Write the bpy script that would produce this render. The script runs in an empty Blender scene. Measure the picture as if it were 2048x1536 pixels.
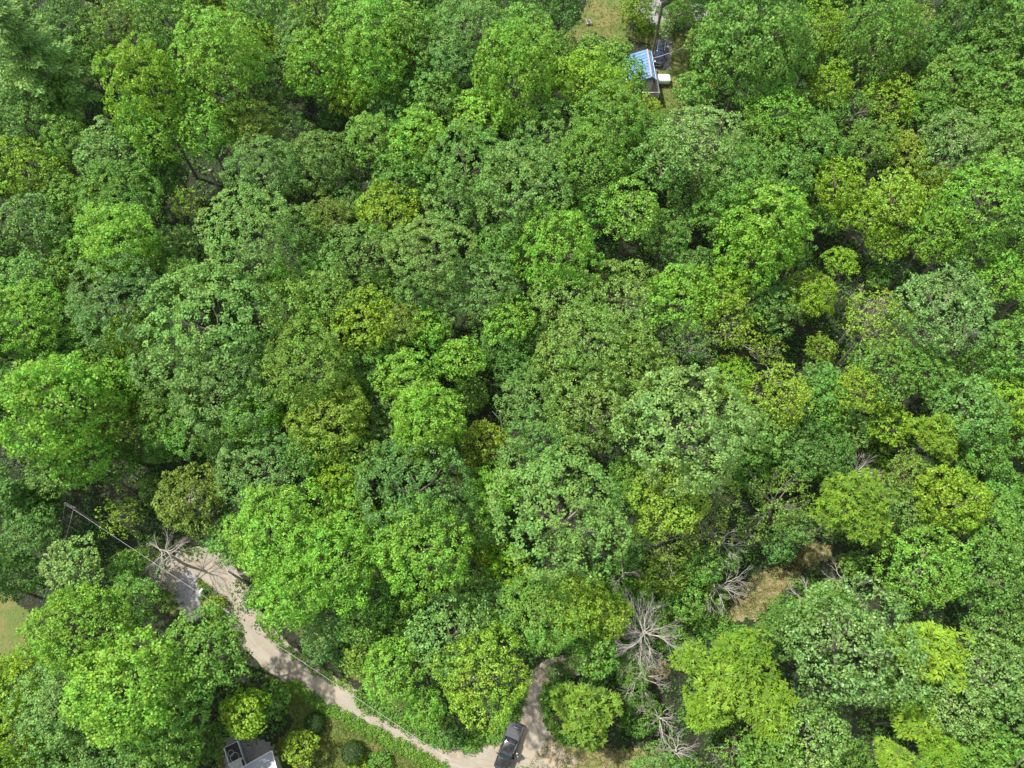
import bpy, bmesh, math, random
import numpy as np
from mathutils import Vector, Matrix

R = math.radians
rnd = random.Random(7)
rng = np.random.default_rng(11)
scene = bpy.context.scene
COL = scene.collection

# ------------------------------------------------------------------ camera, sky, sun, exposure
CAM_H, PITCH, FPX = 103.0, 62.0, 1420.0
cam_d = bpy.data.cameras.new('camera')
cam = bpy.data.objects.new('camera', cam_d)
COL.objects.link(cam)
cam.location = (0, 0, CAM_H)
cam.rotation_euler = (R(90 - PITCH), 0, 0)
cam_d.sensor_width = 36
cam_d.lens = FPX / 2048 * 36
cam_d.clip_start = 1
cam_d.clip_end = 6000
scene.camera = cam

SUN_DIR = Vector((-0.55, 0.18, 1.12)).normalized()          # towards the sun
SUN_EL = math.asin(SUN_DIR.z)
SUN_AZ = math.atan2(SUN_DIR.x, SUN_DIR.y)
world = bpy.data.worlds.new('World')
scene.world = world
world.use_nodes = True
wn, wl = world.node_tree.nodes, world.node_tree.links
bg = wn['Background']
sky = wn.new('ShaderNodeTexSky')
sky.sky_type = 'NISHITA'
sky.sun_disc = False
sky.sun_elevation = SUN_EL
sky.sun_rotation = SUN_AZ
sky.dust_density = 2.0
tcw = wn.new('ShaderNodeTexCoord')
cl = wn.new('ShaderNodeTexNoise')
cl.inputs['Scale'].default_value = 2.2
cl.inputs['Detail'].default_value = 7
wl.new(tcw.outputs['Generated'], cl.inputs[0])
clr = wn.new('ShaderNodeMapRange')
clr.inputs[1].default_value = .42
clr.inputs[2].default_value = .60
wl.new(cl.outputs[0], clr.inputs[0])
clm = wn.new('ShaderNodeMix')
clm.data_type = 'RGBA'
clm.inputs[7].default_value = (7.0, 7.1, 7.2, 1)          # sunlit fair-weather clouds
wl.new(clr.outputs[0], clm.inputs[0])
wl.new(sky.outputs[0], clm.inputs[6])
wl.new(clm.outputs[2], bg.inputs[0])
bg.inputs[1].default_value = 0.13
sun_d = bpy.data.lights.new('sun', 'SUN')
sun_d.energy = 4.0
sun_d.angle = R(1.2)
sun_d.color = (1.0, 0.955, 0.88)
sun = bpy.data.objects.new('sun', sun_d)
COL.objects.link(sun)
sun.location = (-60, 10, 120)
sun.rotation_euler = SUN_DIR.to_track_quat('Z', 'Y').to_euler()
scene.view_settings.view_transform = 'Standard'
scene.view_settings.look = 'None'
scene.view_settings.gamma = 1
scene.view_settings.use_curve_mapping = False
scene.view_settings.exposure = 0.92

# ------------------------------------------------------------------ geometry of the place
def T(x, y):
    """height of the hillside"""
    yy = np.clip(y, -60, 190)
    return 23.0 * (yy - 2) / 104.0 + 0.5 * np.sin(np.asarray(x) * .06 + 1) * np.sin(np.asarray(y) * .05)

_a = R(90 - PITCH)
UP = Vector((0, math.cos(_a), math.sin(_a)))
FW = Vector((0, math.sin(_a), -math.cos(_a)))

def ray(u, v):
    return Vector((1, 0, 0)) * ((u - 1024) / FPX) + UP * ((768 - v) / FPX) + FW

def at(u, v, h=0.0):
    """point on the viewing ray of a photo pixel that stands h metres above the ground"""
    d = ray(u, v)
    t = 90.0
    for _ in range(14):
        p = d * t
        t = (CAM_H - h - float(T(p.x, p.y))) / -d.z
    p = d * t
    return Vector((p.x, p.y, CAM_H + p.z)), t       # t = depth along the axis

def project(p):
    q = Vector(p) - Vector((0, 0, CAM_H))
    z = q.dot(FW)
    return 1024 + FPX * q.x / z, 768 - FPX * q.dot(UP) / z, z

# ------------------------------------------------------------------ materials
def mat(name, col, rough=.7, metal=0.0, spec=.5, noise=None, bump=None, coat=0.0):
    m = bpy.data.materials.new(name)
    m.use_nodes = True
    nt = m.node_tree
    b = nt.nodes['Principled BSDF']
    b.inputs['Base Color'].default_value = (*col, 1)
    b.inputs['Roughness'].default_value = rough
    b.inputs['Metallic'].default_value = metal
    b.inputs['Specular IOR Level'].default_value = spec
    b.inputs['Coat Weight'].default_value = coat
    tc = nt.nodes.new('ShaderNodeTexCoord')
    if noise:
        scale, col2, lo, hi = noise
        n = nt.nodes.new('ShaderNodeTexNoise')
        n.inputs['Scale'].default_value = scale
        n.inputs['Detail'].default_value = 6
        nt.links.new(tc.outputs['Object'], n.inputs[0])
        r = nt.nodes.new('ShaderNodeMapRange')
        r.inputs[1].default_value = lo
        r.inputs[2].default_value = hi
        nt.links.new(n.outputs[0], r.inputs[0])
        mx = nt.nodes.new('ShaderNodeMix')
        mx.data_type = 'RGBA'
        mx.inputs[6].default_value = (*col, 1)
        mx.inputs[7].default_value = (*col2, 1)
        nt.links.new(r.outputs[0], mx.inputs[0])
        nt.links.new(mx.outputs[2], b.inputs['Base Color'])
    if bump:
        n2 = nt.nodes.new('ShaderNodeTexNoise')
        n2.inputs['Scale'].default_value = bump[0]
        n2.inputs['Detail'].default_value = 5
        nt.links.new(tc.outputs['Object'], n2.inputs[0])
        bp = nt.nodes.new('ShaderNodeBump')
        bp.inputs['Strength'].default_value = bump[1]
        bp.inputs['Distance'].default_value = bump[2]
        nt.links.new(n2.outputs[0], bp.inputs['Height'])
        nt.links.new(bp.outputs[0], b.inputs['Normal'])
    return m

class NG:
    """tiny node helper for multi-layer ground colours"""
    def __init__(s, m):
        s.nt = m.node_tree
        s.b = s.nt.nodes['Principled BSDF']
        s.tc = s.nt.nodes.new('ShaderNodeTexCoord')
    def noise(s, scale, lo, hi, detail=5, src='Object', rough=.6, scl=None):
        n = s.nt.nodes.new('ShaderNodeTexNoise')
        n.inputs['Scale'].default_value = scale
        n.inputs['Detail'].default_value = detail
        n.inputs['Roughness'].default_value = rough
        if scl:
            mp = s.nt.nodes.new('ShaderNodeMapping')
            mp.inputs['Scale'].default_value = scl
            s.nt.links.new(s.tc.outputs[src], mp.inputs[0])
            s.nt.links.new(mp.outputs[0], n.inputs[0])
        else:
            s.nt.links.new(s.tc.outputs[src], n.inputs[0])
        r = s.nt.nodes.new('ShaderNodeMapRange')
        r.inputs[1].default_value = lo
        r.inputs[2].default_value = hi
        s.nt.links.new(n.outputs[0], r.inputs[0])
        return r.outputs[0]
    def mix(s, fac, a, b, mode='MIX'):
        mx = s.nt.nodes.new('ShaderNodeMix')
        mx.data_type = 'RGBA'
        mx.blend_type = mode
        for i, v in ((0, fac), (6, a), (7, b)):
            if isinstance(v, tuple):
                mx.inputs[i].default_value = (*v, 1)
            elif isinstance(v, (int, float)):
                mx.inputs[i].default_value = v
            else:
                s.nt.links.new(v, mx.inputs[i])
        return mx.outputs[2]
    def out(s, c):
        s.nt.links.new(c, s.b.inputs['Base Color'])
    def bump(s, h, strength, dist):
        bp = s.nt.nodes.new('ShaderNodeBump')
        bp.inputs['Strength'].default_value = strength
        bp.inputs['Distance'].default_value = dist
        s.nt.links.new(h, bp.inputs['Height'])
        s.nt.links.new(bp.outputs[0], s.b.inputs['Normal'])

def leaf_material(name, rough, spec, trans):
    m = bpy.data.materials.new(name)
    m.use_nodes = True
    nt = m.node_tree
    b = nt.nodes['Principled BSDF']
    oi = nt.nodes.new('ShaderNodeObjectInfo')
    at_ = nt.nodes.new('ShaderNodeAttribute')
    at_.attribute_name = 'leafvar'
    sep = nt.nodes.new('ShaderNodeSeparateColor')
    nt.links.new(at_.outputs['Color'], sep.inputs[0])
    # hue / value shift per leaf and per branch clump
    hs = nt.nodes.new('ShaderNodeHueSaturation')
    r1 = nt.nodes.new('ShaderNodeMapRange')
    r1.inputs[3].default_value = .474
    r1.inputs[4].default_value = .522
    nt.links.new(sep.outputs[1], r1.inputs[0])
    nt.links.new(r1.outputs[0], hs.inputs['Hue'])
    r2 = nt.nodes.new('ShaderNodeMapRange')
    r2.inputs[3].default_value = .5
    r2.inputs[4].default_value = 1.5
    nt.links.new(sep.outputs[0], r2.inputs[0])
    nt.links.new(r2.outputs[0], hs.inputs['Value'])
    # old leaves: a share of each crown goes yellow brown, by clump
    rr = nt.nodes.new('ShaderNodeMapRange')
    rr.inputs[1].default_value = .78
    rr.inputs[2].default_value = 1.0
    rr.inputs[4].default_value = .6
    nt.links.new(sep.outputs[2], rr.inputs[0])
    mx = nt.nodes.new('ShaderNodeMix')
    mx.data_type = 'RGBA'
    nt.links.new(rr.outputs[0], mx.inputs[0])
    nt.links.new(oi.outputs['Color'], mx.inputs[6])
    mul = nt.nodes.new('ShaderNodeMix')
    mul.data_type = 'RGBA'
    mul.blend_type = 'MULTIPLY'
    mul.inputs[0].default_value = 1
    mul.inputs[7].default_value = (1.5, 1.05, .7, 1)
    nt.links.new(oi.outputs['Color'], mul.inputs[6])
    nt.links.new(mul.outputs[2], mx.inputs[7])
    nt.links.new(mx.outputs[2], hs.inputs['Color'])
    nt.links.new(hs.outputs[0], b.inputs['Base Color'])
    b.inputs['Roughness'].default_value = rough
    b.inputs['Specular IOR Level'].default_value = spec
    tr = nt.nodes.new('ShaderNodeBsdfTranslucent')
    hs2 = nt.nodes.new('ShaderNodeHueSaturation')
    hs2.inputs['Hue'].default_value = .485
    hs2.inputs['Value'].default_value = 1.6
    nt.links.new(hs.outputs[0], hs2.inputs['Color'])
    nt.links.new(hs2.outputs[0], tr.inputs[0])
    ms = nt.nodes.new('ShaderNodeMixShader')
    ms.inputs[0].default_value = trans
    nt.links.new(b.outputs[0], ms.inputs[1])
    nt.links.new(tr.outputs[0], ms.inputs[2])
    nt.links.new(ms.outputs[0], nt.nodes['Material Output'].inputs[0])
    return m

M_LEAF = leaf_material('leaves', .55, .3, .25)
M_GLOSSY = leaf_material('glossy_leaves', .48, .5, .22)
M_BARK = mat('bark', (.11, .09, .07), .9, noise=(3, (.20, .17, .14), .4, .65))
M_PALEBARK = mat('pale_bark', (.27, .25, .22), .9, noise=(2.5, (.16, .14, .12), .4, .65))
M_DEAD = mat('bare_wood', (.38, .35, .31), .85, noise=(1.5, (.34, .30, .27), .4, .65))

# ------------------------------------------------------------------ helpers
def tag(o, label=None, cat=None, group=None, kind=None):
    if label: o['label'] = label
    if cat: o['category'] = cat
    if group: o['group'] = group
    if kind: o['kind'] = kind
    return o

def link(o, parent=None):
    COL.objects.link(o)
    if parent is not None:
        o.parent = parent
    return o

def empty(name, loc, rz=0.0, label=None, cat=None, group=None):
    o = bpy.data.objects.new(name, None)
    o.empty_display_size = .3
    o.location = loc
    o.rotation_euler = (0, 0, rz)
    link(o)
    return tag(o, label, cat, group)

def np_mesh(name, V, F, mats, smooth=False, mi=None):
    """V (n,3) array, F (m,k) array of equal-sided faces"""
    me = bpy.data.meshes.new(name)
    V = np.asarray(V, dtype=np.float32)
    F = np.asarray(F, dtype=np.int32)
    me.vertices.add(len(V))
    me.vertices.foreach_set('co', V.ravel())
    m, k = F.shape
    me.loops.add(m * k)
    me.loops.foreach_set('vertex_index', F.ravel())
    me.polygons.add(m)
    me.polygons.foreach_set('loop_start', np.arange(0, m * k, k, dtype=np.int32))
    me.polygons.foreach_set('loop_total', np.full(m, k, dtype=np.int32))
    if smooth:
        me.polygons.foreach_set('use_smooth', np.ones(m, dtype=bool))
    for x in (mats if isinstance(mats, (list, tuple)) else [mats]):
        me.materials.append(x)
    if mi is not None:
        me.polygons.foreach_set('material_index', np.asarray(mi, dtype=np.int32))
    me.update(calc_edges=True)
    return me

def obj(name, me, parent=None, loc=None):
    o = bpy.data.objects.new(name, me)
    link(o, parent)
    if loc is not None:
        o.location = loc
    return o

class MB:
    """collects boxes, tubes and lofts into one mesh"""
    def __init__(s):
        s.v, s.f = [], []
    def add(s, v, f):
        n = len(s.v)
        s.v += [tuple(p) for p in v]
        s.f += [tuple(i + n for i in q) for q in f]
        return s
    def box(s, c, d, rz=0.0, ry=0.0, rx=0.0):
        m = Matrix.Rotation(rz, 3, 'Z') @ Matrix.Rotation(ry, 3, 'Y') @ Matrix.Rotation(rx, 3, 'X')
        v = [Vector(c) + m @ Vector((x * d[0] / 2, y * d[1] / 2, z * d[2] / 2)) for x in (-1, 1) for y in (-1, 1) for z in (-1, 1)]
        return s.add(v, [(0, 1, 3, 2), (4, 6, 7, 5), (0, 4, 5, 1), (2, 3, 7, 6), (0, 2, 6, 4), (1, 5, 7, 3)])
    def tube(s, pts, rad, n=6, cap=True):
        pts = [Vector(p) for p in pts]
        rad = rad if isinstance(rad, (list, tuple)) else [rad] * len(pts)
        rings, base = [], len(s.v)
        for i, p in enumerate(pts):
            d = (pts[min(i + 1, len(pts) - 1)] - pts[max(i - 1, 0)]).normalized()
            a = d.orthogonal().normalized() if abs(d.z) > .99 else d.cross(Vector((0, 0, 1))).normalized()
            b = d.cross(a)
            rings.append([p + (a * math.cos(2 * math.pi * k / n) + b * math.sin(2 * math.pi * k / n)) * rad[i] for k in range(n)])
        v = [q for r in rings for q in r]
        f = [(i * n + k, i * n + (k + 1) % n, (i + 1) * n + (k + 1) % n, (i + 1) * n + k) for i in range(len(pts) - 1) for k in range(n)]
        if cap:
            f += [tuple(range(n - 1, -1, -1)), tuple((len(pts) - 1) * n + k for k in range(n))]
        return s.add(v, f)
    def loft(s, rings, cap=True):
        n = len(rings[0])
        v = [q for r in rings for q in r]
        f = [(i * n + k, i * n + (k + 1) % n, (i + 1) * n + (k + 1) % n, (i + 1) * n + k) for i in range(len(rings) - 1) for k in range(n)]
        if cap:
            f += [tuple(range(n - 1, -1, -1)), tuple((len(rings) - 1) * n + k for k in range(n))]
        return s.add(v, f)
    def build(s, name, m, parent=None, smooth=False, loc=None, bevel=0.0):
        me = bpy.data.meshes.new(name)
        me.from_pydata(s.v, [], s.f)
        me.materials.append(m)
        bm = bmesh.new()
        bm.from_mesh(me)
        bmesh.ops.recalc_face_normals(bm, faces=bm.faces)
        if bevel:
            bmesh.ops.bevel(bm, geom=list(bm.edges), offset=bevel, segments=2, affect='EDGES', profile=.5)
        bm.to_mesh(me)
        bm.free()
        if smooth:
            for p in me.polygons:
                p.use_smooth = True
            me.set_sharp_from_angle(angle=R(40))
        return obj(name, me, parent, loc)

def inside(poly, x, y):
    c, n = False, len(poly)
    for i in range(n):
        x1, y1 = poly[i]
        x2, y2 = poly[(i + 1) % n]
        if (y1 > y) != (y2 > y) and x < (x2 - x1) * (y - y1) / (y2 - y1) + x1:
            c = not c
    return c

def vnoise(x, y, s=1.0, seed=0):
    return (math.sin(x * s * 1.7 + seed) + math.sin(y * s * 2.1 + 1.3 * seed) + math.sin((x + y) * s * 3.3 + seed * .7) + math.sin((x - y) * s * 5.1 + 2 * seed)) / 4

# ------------------------------------------------------------------ ground
def axis(lo, hi, step, far):
    a = list(np.arange(lo, hi + .01, step))
    out, d, p = [], step, hi
    while p < far:
        d *= 1.35
        p += d
        out.append(p)
    neg, d, p = [], step, lo
    while p > -far:
        d *= 1.35
        p -= d
        neg.append(p)
    return np.array(neg[::-1] + a + out)

gx, gy = axis(-130, 130, 2, 2500), axis(-50, 170, 2, 2500)
GX, GY = np.meshgrid(gx, gy)
V = np.stack([GX.ravel(), GY.ravel(), T(GX, GY).ravel()], 1)
nx_, ny_ = len(gx), len(gy)
I = np.arange(nx_ * ny_).reshape(ny_, nx_)
F = np.stack([I[:-1, :-1].ravel(), I[:-1, 1:].ravel(), I[1:, 1:].ravel(), I[1:, :-1].ravel()], 1)
m_soil = mat('forest_floor', (.05, .04, .025), .95)
g = NG(m_soil)
c = g.mix(g.noise(.25, .42, .6), (.024, .020, .014), (.02, .036, .010))
c = g.mix(g.noise(2.5, .5, .62), c, (.035, .07, .015))
c = g.mix(g.noise(9, .58, .7), c, (.05, .04, .025))
g.out(c)
g.bump(g.noise(3, 0, 1), 1, .5)
o = obj('ground', np_mesh('ground', V, F, m_soil, True))
tag(o, kind='structure')

def patch(name, poly_px, m, lift, cell=.25, wob=.35, seed=0, kind='structure'):
    """an area of other ground cover: small cells draped on the slope with a ragged edge"""
    P = [at(u, v)[0] for u, v in poly_px]
    poly = [(p.x, p.y) for p in P]
    x0, x1 = min(p[0] for p in poly) - 1, max(p[0] for p in poly) + 1
    y0, y1 = min(p[1] for p in poly) - 1, max(p[1] for p in poly) + 1
    ids, vs, fs = {}, [], []
    def vid(i, j):
        if (i, j) not in ids:
            ids[(i, j)] = len(vs)
            x, y = i * cell, j * cell
            vs.append((x, y, float(T(x, y)) + lift))
        return ids[(i, j)]
    for i in range(int(x0 / cell) - 1, int(x1 / cell) + 2):
        for j in range(int(y0 / cell) - 1, int(y1 / cell) + 2):
            x, y = (i + .5) * cell, (j + .5) * cell
            wx = wob * vnoise(x, y, 1.3, seed) + rnd.uniform(-1, 1) * wob * .25
            wy = wob * vnoise(x, y, 1.3, seed + 4) + rnd.uniform(-1, 1) * wob * .25
            if inside(poly, x + wx, y + wy):
                fs.append((vid(i, j), vid(i + 1, j), vid(i + 1, j + 1), vid(i, j + 1)))
    me = np_mesh(name, vs, fs, m)
    o = obj(name, me)
    return tag(o, kind=kind)

m_grass = mat('lawn', (.1, .14, .03), .95)
g = NG(m_grass)
c = g.mix(g.noise(.35, .42, .6), (.085, .135, .022), (.17, .145, .05))
c = g.mix(g.noise(1.6, .48, .66), c, (.075, .12, .018))
c = g.mix(g.noise(12, .5, .75), c, (.26, .24, .09))
c = g.mix(g.noise(14, .35, .2), c, (.04, .065, .01))
g.out(c)
g.bump(g.noise(14, 0, 1), 1, .12)

m_gravel = mat('tan_gravel', (.4, .33, .25), .95)
g = NG(m_gravel)
c = g.mix(g.noise(.5, .4, .62), (.33, .285, .225), (.27, .23, .175))
c = g.mix(g.noise(1.1, .52, .7), c, (.36, .25, .16))
c = g.mix(g.noise(16, .55, .75), c, (.56, .50, .44))
c = g.mix(g.noise(13, .40, .25), c, (.17, .13, .09))
g.out(c)
g.bump(g.noise(16, 0, 1), .8, .06)

m_grey = mat('grey_gravel', (.25, .25, .26), .95)
g = NG(m_grey)
c = g.mix(g.noise(.6, .4, .62), (.27, .26, .26), (.20, .19, .19))
c = g.mix(g.noise(15, .52, .72), c, (.45, .43, .42))
c = g.mix(g.noise(12, .42, .25), c, (.10, .09, .09))
g.out(c)
g.bump(g.noise(14, 0, 1), .8, .07)

m_clay = mat('clay', (.42, .24, .13), .95)
g = NG(m_clay)
c = g.mix(g.noise(.8, .42, .6), (.24, .145, .085), (.20, .155, .10))
c = g.mix(g.noise(8, .5, .72), c, (.14, .16, .04))
g.out(c)
g.bump(g.noise(8, 0, 1), 1, .1)

m_drygrass = mat('dry_grass', (.35, .26, .13), .95)
g = NG(m_drygrass)
c = g.mix(g.noise(1.0, .40, .56), (.27, .205, .115), (.11, .15, .035))
c = g.mix(g.noise(9, .5, .7), c, (.46, .36, .20))
c = g.mix(g.noise(7, .42, .28), c, (.08, .10, .02))
g.out(c)
g.bump(g.noise(9, 0, 1), 1, .15)

m_weedground = mat('weedy_ground', (.06, .10, .02), .95)
g = NG(m_weedground)
c = g.mix(g.noise(.7, .42, .6), (.06, .11, .016), (.14, .13, .05))
c = g.mix(g.noise(7, .5, .7), c, (.10, .17, .025))
g.out(c)
g.bump(g.noise(7, 0, 1), 1, .3)

# --- the gravel road: a ribbon with wheel tracks in its material
def spline(pts, n=8):
    out = []
    for i in range(len(pts) - 1):
        p0, p1, p2, p3 = pts[max(i - 1, 0)], pts[i], pts[i + 1], pts[min(i + 2, len(pts) - 1)]
        for k in range(n):
            t = k / n
            out.append(tuple(.5 * (2 * b + (c_ - a) * t + (2 * a - 5 * b + 4 * c_ - d) * t * t + (3 * b - a - 3 * c_ + d) * t ** 3)
                             for a, b, c_, d in zip(p0, p1, p2, p3)))
    out.append(tuple(pts[-1]))
    return out

m_road = mat('road_gravel', (.4, .33, .25), .95)
g = NG(m_road)
c = g.mix(g.noise(.4, .4, .62), (.31, .285, .235), (.26, .235, .19))
# across the road: packed wheel tracks paler, loose gravel in the middle and at the sides
sepx = g.nt.nodes.new('ShaderNodeSeparateXYZ')
g.nt.links.new(g.tc.outputs['UV'], sepx.inputs[0])
w = g.nt.nodes.new('ShaderNodeMath')
w.operation = 'MULTIPLY'
w.inputs[1].default_value = 4 * math.pi
g.nt.links.new(sepx.outputs[0], w.inputs[0])
w2 = g.nt.nodes.new('ShaderNodeMath')
w2.operation = 'COSINE'
g.nt.links.new(w.outputs[0], w2.inputs[0])
w3 = g.nt.nodes.new('ShaderNodeMapRange')
w3.inputs[1].default_value = .2
w3.inputs[2].default_value = 1.0
w3.inputs[4].default_value = .55
g.nt.links.new(w2.outputs[0], w3.inputs[0])
c = g.mix(w3.outputs[0], c, (.27, .235, .19))
st = g.noise(1, .48, .68, src='UV', scl=(16, .25, 1))
c = g.mix(st, c, (.25, .185, .13))
c = g.mix(g.noise(.9, .55, .7), c, (.34, .27, .19))
c = g.mix(g.noise(17, .55, .75), c, (.48, .43, .37))
c = g.mix(g.noise(15, .40, .25), c, (.16, .12, .09))
g.out(c)
g.bump(g.noise(17, 0, 1), .8, .06)

def ribbon(name, pts_px, width, m, lift, cross=10, kind='structure', wob=.18, n=10):
    """pts_px: (u, v, relative width)"""
    P = []
    for u, v, wr in spline(pts_px, n):
        p = at(u, v)[0]
        P.append((p.x, p.y, wr * width))
    vs, uv, fs = [], [], []
    L = 0
    for i, (x, y, wd) in enumerate(P):
        a, b = P[max(i - 1, 0)], P[min(i + 1, len(P) - 1)]
        d = Vector((b[0] - a[0], b[1] - a[1])).normalized()
        nrm = Vector((d.y, -d.x))
        if i:
            L += math.hypot(x - P[i - 1][0], y - P[i - 1][1])
        for k in range(cross + 1):
            s_ = k / cross - .5
            e = wd * s_
            if k in (0, cross):
                e += wob * vnoise(x, y, 2.0, k) + rnd.uniform(-.08, .08)
            px, py = x + nrm.x * e, y + nrm.y * e
            vs.append((px, py, float(T(px, py)) + lift - .05 * (abs(s_) * 2) ** 4))
            uv.append((k / cross, L))
    cc = cross + 1
    for i in range(len(P) - 1):
        for k in range(cross):
            fs.append((i * cc + k, i * cc + k + 1, (i + 1) * cc + k + 1, (i + 1) * cc + k))
    me = np_mesh(name, vs, fs, m, True)
    ul = me.uv_layers.new(name='UVMap')
    ul.data.foreach_set('uv', np.array([uv[i] for f in fs for i in f], dtype=np.float32).ravel())
    o = obj(name, me)
    return tag(o, kind=kind), P

LAWNS = [
    ('lawn', [(556, 1356), (600, 1388), (640, 1414), (700, 1446), (760, 1478), (830, 1512), (880, 1548), (540, 1548), (545, 1500), (560, 1480), (590, 1440), (520, 1330)], .03),
    ('lawn', [(-60, 1165), (20, 1190), (60, 1230), (55, 1340), (-60, 1330)], .03),
    ('lawn', [(1185, -40), (1250, -40), (1262, 60), (1380, 70), (1400, 150), (1330, 260), (1290, 250), (1310, 190), (1300, 90), (1262, 78), (1215, 110), (1140, 110), (1130, 70), (1170, 20)], .03),
    ('lawn', [(322, 1165), (350, 1160), (372, 1218), (340, 1226)], .03),
    ('lawn', [(378, 1140), (402, 1140), (470, 1212), (440, 1240), (405, 1215)], .03),
    ('lawn', [(435, 1480), (455, 1480), (452, 1548), (432, 1548)], .03),
]
for n_, poly, lf in LAWNS:
    patch(n_, poly, m_grass, lf)
patch('verge', [(1095, 1460), (1130, 1490), (1230, 1500), (1330, 1490), (1330, 1560), (1060, 1560)], m_drygrass, .03)
patch('verge', [(560, 1240), (640, 1310), (760, 1395), (860, 1470), (1000, 1478), (1010, 1470), (900, 1430), (700, 1330), (600, 1240)], m_weedground, .03)
patch('verge', [(540, 1330), (700, 1425), (800, 1480), (905, 1548), (860, 1548), (760, 1492), (640, 1425), (560, 1372)], m_weedground, .045)
patch('gravel_drive', [(350, 1140), (380, 1130), (392, 1150), (402, 1200), (400, 1240), (372, 1240), (352, 1200), (344, 1168)], m_grey, .06)
patch('gravel_drive', [(452, 1478), (480, 1470), (530, 1480), (560, 1510), (560, 1560), (448, 1560)], m_grey, .06)
patch('gravel_drive', [(1280, -20), (1330, 10), (1345, 60), (1340, 140), (1308, 140), (1310, 60), (1275, 15)], m_grey, .06)
patch('gravel_drive', [(1380, 10), (1440, 5), (1440, 30), (1390, 45)], m_grey, .06)
patch('dirt_patch', [(1180, 1322), (1330, 1315), (1345, 1350), (1300, 1365), (1260, 1345), (1180, 1345)], m_clay, .04)
patch('dirt_path', [(1438, 1238), (1470, 1212), (1512, 1178), (1535, 1150), (1572, 1142), (1592, 1138), (1598, 1156), (1572, 1178), (1545, 1205), (1512, 1232), (1486, 1242)], m_drygrass, .04, .14, .7)
patch('dirt_path', [(1598, 1122), (1612, 1096), (1634, 1084), (1660, 1092), (1664, 1108), (1640, 1124), (1610, 1132)], m_drygrass, .04, .14, .6, 3)
patch('dirt_path', [(1490, 880), (1570, 855), (1625, 862), (1560, 900), (1500, 915)], m_drygrass, .04)
patch('junction_apron', [(1000, 1485), (1050, 1420), (1078, 1400), (1082, 1440), (1110, 1490), (1160, 1520), (1120, 1560), (980, 1560)], m_gravel, .055)

road, ROADP = ribbon('gravel_road', [(330, 1180, .75), (352, 1140, .8), (380, 1121, .85), (418, 1130, .95), (452, 1168, 1), (478, 1215, 1), (510, 1268, 1), (565, 1322, 1),
                          (650, 1384, 1), (740, 1432, 1), (830, 1478, 1), (900, 1512, 1.05), (980, 1536, 1.3), (1050, 1556, 1.5), (1150, 1590, 1.2)], 4.3, m_road, .075)
ribbon('gravel_track', [(1005, 1530, 1.6), (1035, 1470, 1.5), (1062, 1425, 1.15), (1066, 1390, .85), (1078, 1358, .85), (1108, 1336, .85), (1150, 1330, .8), (1200, 1330, .7)], 3.0, m_gravel, .07)

# places in the photo where no tree may stand in front
KEEP = [
    [(1300, 78), (1332, 78), (1332, 145), (1345, 172), (1310, 188)],
    [(600, 1395), (760, 1480), (830, 1515), (820, 1545), (690, 1520), (672, 1470), (590, 1440)],
    [(352, 1128), (420, 1115), (470, 1180), (500, 1245), (640, 1330), (760, 1395), (870, 1470), (1000, 1480), (1050, 1400), (1065, 1345), (1120, 1325), (1125, 1345), (1082, 1385),
     (1085, 1440), (1110, 1480), (1240, 1510), (1240, 1560), (440, 1560), (440, 1470), (540, 1480), (600, 1440), (520, 1310), (470, 1220), (430, 1200), (400, 1225), (330, 1225), (322, 1160)],
    [(1190, -40), (1235, -40), (1240, 40), (1262, 80), (1300, 80), (1375, 70), (1375, 120), (1345, 150), (1345, 200), (1290, 200), (1300, 160), (1262, 80), (1140, 90), (1140, 75)],
    [(1430, 1235), (1500, 1150), (1570, 1130), (1620, 1080), (1668, 1095), (1655, 1125), (1600, 1150), (1530, 1225), (1490, 1242)],
    [(-60, 1200), (60, 1200), (50, 1300), (-60, 1310)],
]
GAPS = [
    [(405, 335), (450, 345), (465, 410), (395, 395)],
    [(1615, 500), (1680, 490), (1680, 540), (1615, 540)],
    [(1700, 1420), (1760, 1420), (1750, 1500), (1700, 1480)],
    [(120, 995), (165, 1010), (160, 1080), (100, 1110)],
    [(15, 1040), (30, 880), (70, 900), (60, 960)],
    [(1265, 1230), (1370, 1230), (1370, 1350), (1250, 1350)],
    [(915, 770), (960, 780), (955, 830), (915, 820)],
    [(1185, 865), (1225, 870), (1225, 925), (1190, 920)],
    [(180, 215), (225, 215), (225, 250), (190, 250)],
]

# ------------------------------------------------------------------ foliage meshes
def diamonds(P, N, size, asp=.72, droop=None, fold=.18, tang=None):
    """leaf faces: pointed quads lying roughly across N"""
    n = len(P)
    if tang is None:
        tang = rng.normal(size=(n, 3))
    N = N / np.linalg.norm(N, axis=1, keepdims=True)
    tang = tang - N * np.sum(tang * N, 1, keepdims=True)
    tang /= np.linalg.norm(tang, axis=1, keepdims=True) + 1e-9
    bi = np.cross(N, tang)
    s = (size * rng.uniform(.7, 1.3, n))[:, None]
    a = P + tang * s * .5
    b = P + bi * s * asp * .5 - N * s * fold
    c_ = P - tang * s * .5
    d = P - bi * s * asp * .5 - N * s * fold
    V = np.stack([a, b, c_, d], 1).reshape(-1, 3)
    F = np.arange(4 * n).reshape(n, 4)
    return V, F

def leaf_mesh(name, V, F, var, m):
    me = np_mesh(name, V, F, m)
    ca = me.color_attributes.new('leafvar', 'FLOAT_COLOR', 'POINT')
    vv = np.ones((len(V), 4), dtype=np.float32)
    vv[:, :3] = np.clip(np.repeat(var, 4, axis=0), 0, 1)
    ca.data.foreach_set('color', vv.ravel())
    return me

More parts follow.
